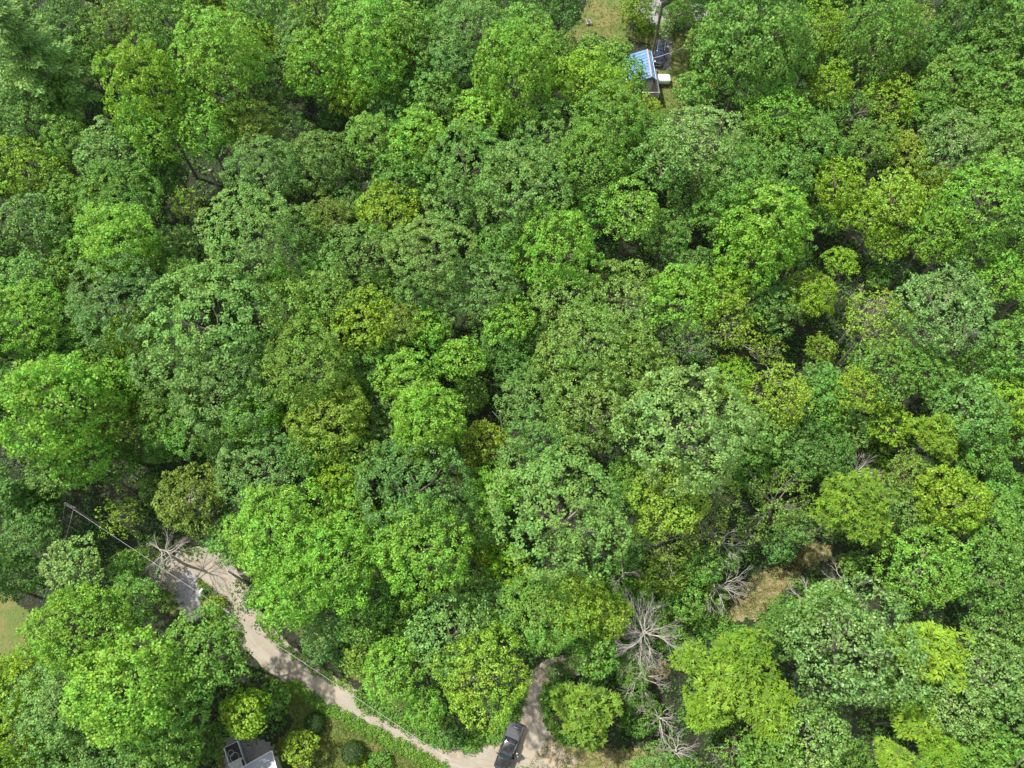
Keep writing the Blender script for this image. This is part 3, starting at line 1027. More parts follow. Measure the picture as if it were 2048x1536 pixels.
# weeds between the lawn and the road
def along(pts_px, step, jit, smin, smax):
    P = [at(u, v)[0] for u, v in pts_px]
    out = []
    for a, b in zip(P[:-1], P[1:]):
        n = max(1, int((b - a).length / step))
        for k in range(n):
            q = a.lerp(b, (k + rnd.random()) / n)
            out.append((q.x + rnd.uniform(-jit, jit), q.y + rnd.uniform(-jit, jit), rnd.uniform(smin, smax)))
    return out
leafy_stuff('weeds', along([(575, 1362), (640, 1408), (720, 1452), (800, 1492), (880, 1536), (900, 1550)], .05, .65, .5, 1.1), .55, .75, (.13, .27, .03), 38, .16, 'tall bright weeds in a strip between the lawn and the gravel road')
leafy_stuff('weeds', along([(520, 1245), (580, 1305), (650, 1350), (700, 1378)], .12, .5, .5, 1.0), .5, .5, PAL['olive'], 30, .18, 'low weeds along the upper edge of the gravel road')
leafy_stuff('weeds', along([(720, 1395), (800, 1440), (870, 1474), (930, 1490), (990, 1470), (1030, 1420), (1045, 1385)], .08, .8, .5, 1.3), .7, .9, PAL['mid'], 40, .24, 'leafy verge on the inside of the bend by the pickup')
leafy_stuff('weeds', along([(1098, 1365), (1088, 1400), (1100, 1450), (1130, 1478), (1200, 1490)], .12, .5, .5, 1.2), .6, .7, PAL['mid'], 36, .22, 'leafy verge right of the gravel track')
leafy_stuff('weeds', scatter_px([(402, 1170), (420, 1180), (412, 1215), (398, 1200)], 16), .4, .4, PAL['dark'], 26, .2, 'dark weeds in the ditch between the drive and the road')
# grass tufts over the lawns
for poly, n, c_ in ((LAWNS[0][1], 2600, (.12, .17, .03)), (LAWNS[2][1], 1600, (.13, .18, .03)), ([(1095, 1475), (1330, 1500), (1330, 1550), (1040, 1550)], 900, (.17, .17, .05)),
                    ([(1430, 1235), (1500, 1150), (1570, 1130), (1620, 1080), (1668, 1095), (1600, 1150), (1530, 1225)], 900, (.20, .18, .06)), ([(345, 1160), (372, 1218), (322, 1225), (322, 1160)], 120, (.10, .15, .03)),
                    ([(392, 1150), (470, 1212), (410, 1215)], 300, (.11, .17, .03))):
    leafy_stuff('grass', scatter_px(poly, n), .3, .16, c_, 9, .13, 'short tufted grass')

# individual shrubs
def shrub(u, v, r_, col, label, h=.9, st='m', name='shrub'):
    p, d = at(u, v, 0)
    Rw = r_ * d / FPX
    root = empty(name, (p.x, p.y, p.z), 0, label, 'shrub')
    me, sc_ = get_crown(st, Rw, rnd.randrange(4))
    o = obj('foliage', me, root, (0, 0, Rw * h * .55))
    o.scale = (sc_, sc_, sc_ * h)
    o.rotation_euler = (0, 0, rnd.uniform(0, 6))
    o.color = (*PAL[col], 1)
    mb = MB()
    for k in range(5):
        a = k * 1.256
        mb.tube([(0, 0, 0), (math.cos(a) * Rw * .3, math.sin(a) * Rw * .3, Rw * .6)], [.04, .015], 5)
    mb.build('stems', M_BARK, root)
    return root
def round_bush(u, v, r_, label, col=(.03, .075, .018)):
    """clipped bush: fine leaves on a smooth ball"""
    p, d = at(u, v, 0)
    Rw = r_ * d / FPX
    n = int(1500 * Rw)
    D = rng.normal(size=(n, 3))
    D /= np.linalg.norm(D, axis=1, keepdims=True)
    D[:, 2] = np.where(D[:, 2] < -.6, -D[:, 2], D[:, 2])
    P = D * rng.uniform(.9, 1.02, (n, 1)) * np.array([Rw, Rw, Rw * .9])
    V, F = diamonds(P, D + rng.normal(size=(n, 3)) * .35, .15)
    var = np.stack([rng.normal(.5, .15, n), rng.normal(.5, .1, n), np.full(n, .1)], 1)
    root = empty('clipped_bush', (p.x, p.y, p.z), 0, label, 'bush')
    o = obj('foliage', leaf_mesh('foliage', V, F, var, M_LEAF), root, (0, 0, Rw * .75))
    o.color = (*col, 1)
    MB().tube([(0, 0, 0), (0, 0, Rw * .5)], [.06, .04], 6).build('stem', M_BARK, root)
round_bush(710, 1506, 24, 'dark round clipped bush on the lawn, free of the other plants')
round_bush(634, 1448, 22, 'dark round bush touching the yellow-green tree at its upper right')
shrub(762, 1530, 24, 'mid', 'green shrub at the bottom edge, right of the round clipped bush')
shrub(718, 1536, 20, 'yellow', 'yellow-green shrub at the bottom edge, just under the round clipped bush')
shrub(520, 1195, 26, 'blue', 'dark blue-green shrub leaning over the road just past the yellow shrub')
shrub(1118, 1352, 24, 'dark', 'dark shrub in the crook of the gravel track')
shrub(1108, 1395, 26, 'mid', 'green shrub on the right side of the gravel track')
shrub(1190, 1345, 30, 'blue', 'blue-green shrub over the clay strip right of the track')
shrub(1215, 1308, 26, 'dark', 'dark green shrub above the clay strip')
shrub(1325, 70, 20, 'olive', 'olive shrub just above the black car')
shrub(1290, 62, 17, 'lime', 'small lime green shrub at the upper end of the blue roof')
shrub(1400, 140, 26, 'bright', 'bright shrub on the lawn right of the black car')
shrub(680, 1300, 28, 'blue', 'blue-green shrub on the upper verge of the gravel road')
shrub(905, 1470, 24, 'blue', 'blue-green shrub at the tip of the verge left of the pickup')

# ------------------------------------------------------------------ dead trees
def dead_tree(u, v, r_, h, label, seed, limbs=8, el=(.35, 1.1), bush=3, lean=(0, 0), kids=3, m=M_DEAD, thick=1.0, name='dead_tree', trunk_h=.38):
    rs = random.Random(seed)
    h = h + (5 if h > 12 else 2.5)
    p, d = at(u, v, h * .8)
    Rw = r_ * d / FPX
    x, y = p.x - lean[0], p.y - lean[1]
    gz = float(T(x, y))
    root = empty(name, (x, y, gz), 0, label, 'dead tree')
    th = h * trunk_h
    mb = MB()
    top = Vector((lean[0] * .6, lean[1] * .6, th))
    mb.tube([(0, 0, -.3), top * .5 + Vector((rs.uniform(-.15, .15), rs.uniform(-.15, .15), 0)), top], [.22 * thick, .15 * thick, .10 * thick], 8)
    mb.build('trunk', m, root, True)
    for k in range(limbs):
        a = k * 2.4 + rs.uniform(-.4, .4)
        e = rs.uniform(*el)
        dr = Vector((math.cos(a), math.sin(a), e)).normalized()
        L_ = Rw * rs.uniform(.5, .85)
        mb = MB()
        branches(mb, top * (1 - rs.uniform(0, .45)), dr, L_, .062 * thick, bush, 4, kids, .0, rs, .48, .55)
        mb.build('limb', m, root)
    return root

dead_tree(155, 192, 50, 15, 'bare white many-stemmed tree near the upper left corner', 1, 8, (.4, 1.2))
dead_tree(650, 238, 44, 17, 'forked dead tree rising between grey-green crowns at upper left', 2, 5, (.8, 1.6), 2)
dead_tree(1785, 548, 54, 17, 'tall bare tree with upright forking limbs at right', 3, 7, (1.0, 2.2), 2, kids=4)
dead_tree(1832, 520, 26, 16, 'small bare treetop just right of the tall bare tree', 4, 4, (1.0, 1.8), 2)
dead_tree(1612, 668, 44, 15, 'broken grey limb reaching over a dark gap right of centre', 5, 3, (.1, .5), 2, (3, 0))
dead_tree(1748, 915, 50, 9, 'brushy grey dead tree in the scrub at right', 6, 11, (.2, .9), 3)
dead_tree(1318, 1268, 60, 13, 'big spidery dead tree with thin limbs spread in every direction', 7, 24, (-.05, .8), 3, (2, -1.5), kids=3, trunk_h=.6, thick=.8)
dead_tree(1292, 1340, 46, 9, 'second, lower dead tree just below the big spidery one', 8, 12, (.0, .5), 3, trunk_h=.5, kids=2)
dead_tree(1462, 1152, 56, 11, 'fan-shaped bare tree beside the open straw-coloured path', 9, 9, (.05, .5), 3)
dead_tree(1728, 1135, 46, 11, 'twisted bare tree right of the open path', 10, 8, (.2, .8), 2)
dead_tree(305, 945, 52, 17, 'bare upright limbs of a half-dead tree at lower left', 11, 7, (.6, 1.5), 2)
dead_tree(255, 1060, 46, 16, 'grey bare limbs among thin leaves above the grey gravel drive', 12, 9, (.05, .5), 3)
dead_tree(420, 1118, 36, 12, 'dead twigs hanging over the top of the road bend', 13, 7, (.0, .4), 3)
dead_tree(2032, 945, 46, 13, 'bare white tree cut by the right edge of the photo', 14, 7, (.3, 1.2), 2)
dead_tree(1278, 512, 34, 15, 'small dead snag in a dark gap above the centre', 15, 5, (.2, 1), 2)
dead_tree(1338, 1432, 40, 10, 'bare twigs at the left side of the big feathery lime tree', 16, 7, (.1, .6), 3)
dead_tree(1372, 1500, 40, 11, 'bare twigs at the lower end of the big feathery lime tree', 17, 6, (.1, .6), 3)
dead_tree(1482, 1045, 40, 13, 'grey twiggy dead top among thin olive trees', 18, 8, (.1, .6), 3)
dead_tree(1262, 1125, 32, 10, 'small dead tree at the lower right rim of the wide pale dome', 19, 7, (.1, .6), 3)
dead_tree(2008, 590, 40, 15, 'two bare limbs near the right edge, above the pale glossy tree', 20, 4, (.8, 1.6), 2)
dead_tree(1520, 720, 44, 14, 'fine silver dead twigs in the yellow-green thicket right of centre', 21, 8, (.2, .7), 3)
dead_tree(780, 605, 30, 15, 'dead branch end between olive crowns left of centre', 22, 4, (.4, 1.2), 2)
dead_tree(405, 190, 24, 17, 'small bare fork between two bright crowns at upper left', 23, 4, (.6, 1.2), 2)
dead_tree(1640, 1180, 34, 8, 'low bare branches at the right side of the open path', 24, 6, (.1, .5), 2)
dead_tree(735, 365, 34, 15, 'tangle of bare branches left of the wide grey-green crowns', 25, 7, (.1, .6), 2)

def pole_like(name, a, b, r0, r1, m, label, cat, parent=None):
    a, b = Vector(a), Vector(b)
    root = empty(name, a, 0, label, cat)
    mid = (b - a) * .5 + Vector((.08, .05, 0))
    MB().tube([(0, 0, -.4), mid, b - a], [r0, (r0 + r1) / 2, r1], 9).build('trunk', m, root, True)
    return root
a, _ = at(452, 415, 0)
b, _ = at(419, 340, 13)
pole_like('leaning_trunk', a, b, .26, .17, M_PALEBARK, 'long pale bare trunk leaning in the dark gap at upper left', 'dead tree')
a, _ = at(1008, 872, 6)
a.z = float(T(a.x, a.y))
b, _ = at(1000, 822, 14)
r_ = pole_like('broken_trunk', a, b, .17, .09, M_DEAD, 'broken pale trunk in the gap at the very centre', 'dead tree')
MB().tube([(b - a) * .8, (b - a) * .9 + Vector((-1.0, .3, .6))], [.12, .04], 6).build('limb', M_DEAD, r_)
# cut log lying on the scrub
p, _ = at(1328, 1212, .9)
root = empty('fallen_log', p, R(12), 'pale cut log lying on the scrub above the spidery dead tree', 'log')
MB().tube([(-.9, 0, 0), (.9, .05, .12)], [.17, .15], 10).build('log', M_DEAD, root, True)
p, _ = at(1176, 46, .1)
root = empty('brush_pile', (p.x, p.y, p.z), 0, 'small heap of brown sticks on the upper lawn', 'brush pile')
rs = random.Random(5)
for k in range(12):
    a = rs.uniform(0, 3.14)
    L_ = rs.uniform(.5, 1.0)
    q = Vector((rs.uniform(-.4, .4), rs.uniform(-.4, .4), rs.uniform(.05, .35)))
    MB().tube([q - Vector((math.cos(a), math.sin(a), .1)) * L_, q + Vector((math.cos(a), math.sin(a), .12)) * L_], [.06, .035], 5).build('stick', M_DEAD if k % 2 else M_BARK, root)

# ------------------------------------------------------------------ utility poles and wires
m_pole = mat('pole_wood', (.33, .29, .26), .9, noise=(3, (.22, .19, .17), .4, .6))
m_wire = mat('wire', (.55, .55, .55), .5, .3)
m_white = mat('white_paint', (.80, .80, .78), .45)
m_metal = mat('grey_metal', (.42, .43, .44), .4, .7)
def utility_pole(p_top, h, label, rz):
    x, y = p_top.x, p_top.y
    gz = float(T(x, y))
    root = empty('utility_pole', (x, y, gz), rz, label, 'utility pole')
    MB().tube([(0, 0, -.5), (0, 0, h)], [.17, .12], 10).build('pole', m_pole, root, True)
    MB().box((.55, .14, h - .55), (1.6, .11, .13)).build('crossarm', m_pole, root)
    for xx in (-.15, 1.2):
        MB().tube([(xx, .14, h - .48), (xx, .14, h - .25)], [.06, .045], 8).build('insulator', m_white, root)
    MB().tube([(-.28, 0, h - 1.9), (-.28, 0, h - 1.1)], .16, 12).build('transformer', m_metal, root, True)
    return root
ptop, _ = at(129, 1007, 10)
utility_pole(ptop, 10, 'grey wooden utility pole with a crossarm at lower left', R(-25))
def wire(pts_a, pts_b, sag, label, r_=.014):
    a, b = Vector(pts_a), Vector(pts_b)
    P = [a.lerp(b, k / 24) - Vector((0, 0, 4 * sag * (k / 24) * (1 - k / 24))) for k in range(25)]
    root = MB().tube([p - a for p in P], r_, 5).build('power_line', m_wire, None, loc=a)
    return tag(root, label, 'power line')
endp, _ = at(1010, 1594, 9)
wire(ptop, endp, .5, 'pale overhead wire running above the gravel drive and road')
e1, _ = at(70, 1260, 8.5)
wire(ptop + Vector((-.1, 0, -.3)), e1, .4, 'left one of the two thin wires from the utility pole')
e2, _ = at(98, 1170, 8.5)
wire(ptop + Vector((1.1, -.5, -.35)), e2, .4, 'right one of the two thin wires from the utility pole')
utility_pole(endp, 9, 'second utility pole, standing off the bottom of the photo', R(-50))

# ------------------------------------------------------------------ the house with the blue roof
m_tarp = mat('blue_tarp', (.055, .15, .32), .5, noise=(1.2, (.13, .24, .38), .35, .65), bump=(2.2, .5, .15))
m_batten = mat('weathered_batten', (.30, .24, .20), .9, noise=(4, (.42, .36, .32), .4, .6))
m_siding = mat('siding', (.55, .53, .48), .7)
m_deck = mat('deck_boards', (.24, .17, .13), .85, noise=(3, (.34, .27, .22), .4, .65))
m_glass = mat('window_glass', (.03, .04, .05), .08, spec=.8)
A, _ = at(1296, 90, 4.6)
B, _ = at(1302, 162, 4.6)
base_z = min(float(T(A.x, A.y)), float(T(B.x, B.y))) - .2
ridge_z = (A.z + B.z) / 2
ax_ = Vector((B.x - A.x, B.y - A.y))
Lh = ax_.length
hz = math.atan2(ax_.y, ax_.x)          # local +x runs down the photo; +y is to the photo's right
house = empty('house', ((A.x + B.x) / 2, (A.y + B.y) / 2, base_z), hz, 'small house with a long blue roof beside the black car', 'house')
rh = ridge_z - base_z
WL, WR = 4.4, .75
s_r = 1.0
# local: y>0 is the right-hand side when looking along +x ... left of travel; photo right = +y here
MB().box((0, -(WL - WR) / 2, (rh - 1.2) / 2), (Lh - .5, WL + WR - .6, rh - 1.2)).build('wall', m_siding, house)
def slope(name, y0, z0, y1, z1, m, x0=-Lh / 2, x1=Lh / 2, th=.07, parent=house):
    nx, ny = 26, 14
    vs, fs = [], []
    for i in range(nx + 1):
        for j in range(ny + 1):
            t = j / ny
            x = x0 + (x1 - x0) * i / nx
            zz = z0 + (z1 - z0) * t + .025 * vnoise(x, t * 4, 1.7, 3)
            vs.append((x, y0 + (y1 - y0) * t, zz))
    n = len(vs)
    vs += [(x, y, z - th) for x, y, z in vs]
    q = ny + 1
    for i in range(nx):
        for j in range(ny):
            fs.append((i * q + j, i * q + j + 1, (i + 1) * q + j + 1, (i + 1) * q + j))
            fs.append((n + i * q + j, n + (i + 1) * q + j, n + (i + 1) * q + j + 1, n + i * q + j + 1))
    for i in range(nx):
        for j in (0, ny):
            fs.append((i * q + j, (i + 1) * q + j, n + (i + 1) * q + j, n + i * q + j))
    for j in range(ny):
        for i in (0, nx):
            fs.append((i * q + j, i * q + j + 1, n + i * q + j + 1, n + i * q + j))
    return MB().add(vs, fs).build(name, m, parent, True)
slope('roof', 0, rh, -WL, rh - 1.5, m_tarp)
slope('roof', .004, rh, WR, rh - .42, m_tarp)
MB().box((0, -.02, rh + .05), (Lh - .1, .22, .05)).build('ridge_board', m_batten, house)
for k in range(9):
    x = -Lh / 2 + .5 + k * (Lh - 1) / 8
    MB().box((x, -WL / 2, rh - .70), (.07, WL - .2, .03), rx=math.atan2(1.5, WL)).build('batten', m_tarp, house)
MB().box((0, WR + .02, rh - .50), (Lh, .06, .14)).build('fascia', m_white, house)
for x in (-2.2, .2, 2.4):
    w_ = MB().box((x, WR - .28, 1.7), (1.0, .06, 1.0)).build('window', m_white, house)
    MB().box((x, WR - .24, 1.7), (.84, .05, .84)).build('pane', m_glass, w_)
# deck with white railing at the lower end
D1, _ = at(1304, 178, 1.6)
deck = empty('deck', (D1.x, D1.y, float(T(D1.x, D1.y))), hz, 'brown wooden deck with white railing at the lower end of the blue-roofed house', 'deck')
dl, dw, dz = 3.7, 2.9, 1.35
for k in range(16):
    MB().box((-dl / 2 + dl * (k + .5) / 16, -.5, dz), (dl / 16 - .03, dw, .05)).build('board', m_deck, deck)
MB().box((0, -.5, dz - .14), (dl, dw, .16)).build('joists', m_deck, deck)
for x in (-dl / 2 + .1, 0, dl / 2 - .1):
    for y in (-.5 - dw / 2 + .1, -.5 + dw / 2 - .1):
        MB().box((x, y, dz / 2 + .3), (.11, .11, dz + 1.5)).build('post', m_white, deck)
yr = -.5 + dw / 2 - .1
MB().box((-.9, yr, dz + 1.05), (dl + 1.6, .14, .07)).build('handrail', m_white, deck)
MB().box((dl / 2 - .1, -.5, dz + 1.05), (.14, dw, .07)).build('handrail', m_white, deck)
for k in range(18):
    MB().box((-dl / 2 + .2 + k * (dl - .4) / 17, yr, dz + .55), (.04, .04, .95)).build('baluster', m_white, deck)
for k in range(12):
    MB().box((dl / 2 - .1, -.5 - dw / 2 + .25 + k * (dw - .5) / 11, dz + .55), (.04, .04, .95)).build('baluster', m_white, deck)
# service wire
c1 = house.matrix_basis @ Vector((-1.5, WR, rh - .3))
c2, _ = at(1400, 78, 8)
wire(c1, c2, .35, 'thin service wire from the blue-roofed house across the black car', .03)

# ------------------------------------------------------------------ vehicles
m_black = mat('black_paint', (.018, .020, .028), .14, .2, coat=1.0)
m_pkblack = mat('sky_sheen_black_paint', (.12, .12, .125), .16, .85, coat=.6)  # black paint set grey and metallic to strengthen the sky's reflection, no dust
m_dark = mat('black_trim', (.02, .02, .02), .6)
m_cover = mat('vinyl_cover', (.055, .055, .065), .6)
m_navyglass = mat('dark_car_glass', (.02, .035, .09), .06, .2)
m_wglass = mat('car_glass', (.10, .16, .22), .05, .75)
m_rubber = mat('rubber', (.02, .02, .02), .85)
m_rim = mat('alloy', (.5, .5, .52), .3, .9)
m_lamp = mat('lamp_lens', (.75, .75, .72), .15, coat=1)
m_red = mat('red_lens', (.45, .02, .015), .25)
m_chrome = mat('chrome', (.75, .75, .76), .15, 1.0)
m_oldwhite = mat('old_white_paint', (.72, .72, .70), .35, noise=(3, (.62, .61, .58), .45, .7))
m_bedliner = mat('bedliner', (.05, .045, .05), .8)
m_hose = mat('hose', (.55, .53, .5), .6)

def rrect(x0, x1, hw, rf, rr_, z, n=5, crown=0.0):
    pts = []
    for (cx, cy, r_, a0) in ((x1 - rf, hw - rf, rf, 0), (x0 + rr_, hw - rr_, rr_, 90), (x0 + rr_, -hw + rr_, rr_, 180), (x1 - rf, -hw + rf, rf, 270)):
        for k in range(n + 1):
            a = R(a0 + 90 * k / n)
            pts.append(Vector((cx + r_ * math.cos(a), cy + r_ * math.sin(a), z)))
    return pts

def wheel(parent, x, y, r_, w_=.24):
    s_ = 1 if y > 0 else -1
    prof = [(r_ * .6, -.5), (r_ * .93, -.5), (r_, -.3), (r_, .3), (r_ * .93, .5), (r_ * .6, .5)]
    rings = [[Vector((rr_ * math.cos(2 * math.pi * k / 18), o_ * w_, rr_ * math.sin(2 * math.pi * k / 18))) for k in range(18)] for rr_, o_ in prof]
    t = MB().loft(rings).build('wheel', m_rubber, parent, True, loc=(x, y, r_))
    mb = MB()
    mb.tube([(0, s_ * w_ * .3, 0), (0, s_ * w_ * .53, 0)], r_ * .6, 16)
    for k in range(5):
        a = k * 2 * math.pi / 5
        mb.box((math.cos(a) * r_ * .3, s_ * w_ * .55, math.sin(a) * r_ * .3), (r_ * .55, .02, .06), ry=-a)
    mb.build('rim', m_rim, t)

def panel(name, pts, m, parent, out=.012):
    """thin pane lying on four corner points"""
    P = [Vector(p) for p in pts]
    n = (P[1] - P[0]).cross(P[2] - P[0]).normalized()
    c_ = sum(P, Vector()) / len(P)
    if n.dot(c_ - Vector((0, 0, .8))) < 0: n = -n
    v = [p + n * out for p in P] + [p - n * .01 for p in P]
    k = len(P)
    f = [tuple(range(k)), tuple(range(2 * k - 1, k - 1, -1))] + [(i, (i + 1) % k, k + (i + 1) % k, k + i) for i in range(k)]
    return MB().add(v, f).build(name, m, parent)

def vehicle(name, u0, v0, u1, v1, hm, label, cat):
    """(u0, v0) rear and (u1, v1) front in the photo at height hm"""
    a, _ = at(u0, v0, hm)
    b, _ = at(u1, v1, hm)
    c_ = (a + b) / 2
    rz = math.atan2(b.y - a.y, b.x - a.x)
    z = float(T(c_.x, c_.y)) + .09
    root = empty(name, (c_.x, c_.y, z), rz, label, cat)
    L_ = math.hypot(b.x - a.x, b.y - a.y)
    f = Vector((math.cos(rz), math.sin(rz)))
    dz = float(T(c_.x + f.x * 2, c_.y + f.y * 2)) - float(T(c_.x - f.x * 2, c_.y - f.y * 2))
    root.rotation_euler = (0, -math.atan2(dz, 4), rz)
    print(name, 'length in photo', round(L_, 2))
    return root

def mirrors(root, x, y, z, m):
    for s_ in (-1, 1):
        MB().box((x, s_ * (y + .12), z), (.14, .26, .18)).build('mirror', m, root, bevel=.03)

# --- black pickup
pk = vehicle('pickup_truck', 1033, 1451, 1004, 1531, .9, 'black pickup with a soft bed cover parked where the gravel track meets the road', 'pickup truck')
MB().loft([rrect(-2.86, 2.86, .90, .40, .12, .32), rrect(-2.92, 2.93, 1.0, .42, .12, .50), rrect(-2.92, 2.95, 1.01, .42, .12, .90), rrect(-2.90, 2.88, .97, .45, .12, 1.12)]).build('body', m_pkblack, pk, True)
MB().loft([rrect(1.30, 2.80, .86, .42, .10, 1.10), rrect(1.32, 2.72, .80, .40, .10, 1.20), rrect(1.36, 2.60, .66, .35, .10, 1.235)]).build('hood', m_pkblack, pk, True)
MB().loft([rrect(-1.12, 1.50, .94, .20, .10, 1.10), rrect(-1.02, 1.30, .88, .20, .10, 1.35), rrect(-.86, .74, .74, .16, .12, 1.84), rrect(-.78, .64, .68, .16, .12, 1.90)]).build('cab', m_pkblack, pk, True)
panel('windshield', [(1.36, -.78, 1.28), (1.36, .78, 1.28), (.82, .66, 1.79), (.82, -.66, 1.79)], m_wglass, pk, .03)
panel('rear_window', [(-1.05, -.70, 1.38), (-1.05, .70, 1.38), (-.92, .60, 1.76), (-.92, -.60, 1.76)], m_wglass, pk, .03)
for s_ in (-1, 1):
    panel('side_window', [(-.92, s_ * .885, 1.38), (.10, s_ * .885, 1.38), (.06, s_ * .775, 1.76), (-.78, s_ * .775, 1.76)], m_wglass, pk, .02)
    if s_ < 0:
        panel('side_window', [(.16, s_ * .885, 1.38), (1.12, s_ * .885, 1.38), (.66, s_ * .775, 1.76), (.12, s_ * .775, 1.76)], m_wglass, pk, .02)
    panel('headlight', [(2.90, s_ * .62, .78), (2.90, s_ * .90, .78), (2.84, s_ * .86, .98), (2.88, s_ * .62, .98)], m_lamp, pk, .03)
    panel('taillight', [(-2.91, s_ * .80, .70), (-2.91, s_ * .95, .70), (-2.91, s_ * .95, 1.06), (-2.91, s_ * .80, 1.06)], m_red, pk, .02)
    MB().box((-.1, s_ * .98, .36), (2.5, .16, .05)).build('running_board', m_dark, pk)
    for x in (-1.85, 1.85):
        wheel(pk, x, s_ * .88, .39)
bc = MB().box((-2.0, 0, 1.15), (1.66, 1.62, .06)).build('bed_cover', m_cover, pk, bevel=.02)
for k in (-1, 0, 1):
    MB().box((-2.0 + k * .42, 0, 1.187), (.03, 1.56, .012)).build('seam', m_dark, bc)
MB().box((-2.52, .02, 1.190), (.05, .62, .008)).build('pale_marking', m_hose, bc)
MB().box((-2.98, 0, .52), (.18, 1.8, .20)).build('rear_bumper', m_dark, pk, bevel=.03)
MB().box((2.93, 0, .50), (.20, 1.7, .22)).build('front_bumper', m_dark, pk, bevel=.04)
MB().box((-2.90, 0, .90), (.08, 1.56, .46)).build('tailgate', m_pkblack, pk, bevel=.02)
MB().box((-.93, 0, 1.88), (.05, .3, .03)).build('brake_light', m_red, pk)
mirrors(pk, 1.12, .96, 1.28, m_pkblack)
# driver's door standing open, hinged at its front edge
dr_ = MB().box((-.50, .03, -.16), (1.0, .07, .78)).build('door', m_pkblack, pk, loc=(1.12, 1.0, .98), bevel=.02)
dr_.rotation_euler = (0, 0, R(-38))
wf = MB()
for a_, b_ in (((-.98, .02, .20), (-.90, -.06, .60)), ((-.90, -.06, .60), (-.45, -.06, .60)), ((-.45, -.06, .60), (0, .02, .22))):
    wf.tube([a_, b_], .025, 6)
wf.build('window_frame', m_pkblack, dr_)

# --- black estate car / SUV beside the house
sv = vehicle('black_car', 1324, 81, 1316, 131, .8, 'black car with silver roof rails parked beside the blue-roofed house', 'car')
MB().loft([rrect(-2.30, 2.30, .84, .45, .30, .28), rrect(-2.38, 2.38, .94, .50, .30, .50), rrect(-2.38, 2.36, .95, .50, .30, .82), rrect(-2.34, 2.26, .90, .52, .30, 1.02)]).build('body', m_black, sv, True)
MB().loft([rrect(1.05, 2.18, .80, .42, .10, 1.0), rrect(1.08, 2.08, .70, .40, .10, 1.09)]).build('hood', m_black, sv, True)
MB().loft([rrect(-2.28, 1.35, .88, .25, .25, 1.0), rrect(-2.20, 1.15, .84, .25, .25, 1.20), rrect(-1.98, .42, .70, .18, .20, 1.66), rrect(-1.90, .30, .62, .18, .20, 1.72)]).build('cabin', m_black, sv, True)
panel('windshield', [(1.22, -.74, 1.12), (1.22, .74, 1.12), (.50, .62, 1.62), (.50, -.62, 1.62)], m_navyglass, sv, .04)
panel('rear_window', [(-2.22, -.66, 1.22), (-2.22, .66, 1.22), (-2.04, .56, 1.60), (-2.04, -.56, 1.60)], m_navyglass, sv, .03)
MB().box((-.2, 0, 1.735), (.75, .9, .012)).build('sunroof', m_navyglass, sv)
for s_ in (-1, 1):
    for x0, x1 in ((-1.85, -1.05), (-.98, -.12), (-.05, .75)):
        panel('side_window', [(x0, s_ * .845, 1.22), (x1, s_ * .845, 1.22), (min(x1, .42), s_ * .735, 1.58), (x0 + .05, s_ * .735, 1.58)], m_navyglass, sv, .02)
    MB().tube([(-1.75, s_ * .60, 1.74), (-1.6, s_ * .60, 1.80), (.05, s_ * .60, 1.80), (.2, s_ * .60, 1.73)], .028, 6).build('roof_rail', m_chrome, sv)
    panel('headlight', [(2.30, s_ * .45, .72), (2.18, s_ * .82, .72), (2.10, s_ * .80, .92), (2.26, s_ * .45, .90)], m_lamp, sv, .05)
    panel('taillight', [(-2.38, s_ * .60, .80), (-2.36, s_ * .84, .80), (-2.34, s_ * .82, 1.02), (-2.36, s_ * .60, 1.02)], m_red, sv, .02)
    for x in (-1.42, 1.42):
        wheel(sv, x, s_ * .82, .35, .22)
MB().box((2.34, 0, .66), (.08, .9, .16)).build('grille', m_chrome, sv, bevel=.02)
mirrors(sv, .95, .86, 1.14, m_black)

# --- old white pickup at the bottom edge
ot = vehicle('old_pickup_truck', 464, 1493, 487, 1563, .9, 'old white pickup with hoses coiled in its dark open bed, beside the grey metal roof', 'pickup truck')
mb = MB().loft([rrect(-.55, 2.6, .88, .25, .05, .32), rrect(-.55, 2.66, .95, .25, .05, .55), rrect(-.55, 2.64, .95, .25, .05, 1.02)])
mb.build('body', m_oldwhite, ot, True)
MB().box((-1.62, 0, .62), (2.1, 1.66, .08)).build('bed_floor', m_bedliner, ot)
for s_ in (-1, 1):
    MB().box((-1.62, s_ * .90, .78), (2.12, .11, .56)).build('bed_side', m_oldwhite, ot, bevel=.02)
    for x in (-1.7, 1.75):
        wheel(ot, x, s_ * .84, .36, .22)
    panel('side_window', [(-.42, s_ * .86, 1.12), (.72, s_ * .86, 1.12), (.42, s_ * .76, 1.52), (-.36, s_ * .76, 1.52)], m_glass, ot, .02)
    panel('headlight', [(2.66, s_ * .55, .68), (2.66, s_ * .85, .68), (2.65, s_ * .85, .88), (2.65, s_ * .55, .88)], m_lamp, ot, .02)
MB().box((-2.66, 0, .78), (.07, 1.7, .54)).build('tailgate', m_oldwhite, ot, bevel=.02)
MB().loft([rrect(-.52, 1.05, .90, .10, .08, 1.0), rrect(-.48, .88, .86, .10, .08, 1.15), rrect(-.42, .50, .74, .10, .08, 1.56), rrect(-.38, .42, .70, .10, .08, 1.61)]).build('cab', m_oldwhite, ot, True)
panel('windshield', [(.98, -.76, 1.10), (.98, .76, 1.10), (.56, .66, 1.52), (.56, -.66, 1.52)], m_glass, ot, .03)
MB().box((-.58, 0, 1.52), (.22, 1.72, .12)).build('rack_beam', m_oldwhite, ot, bevel=.03)
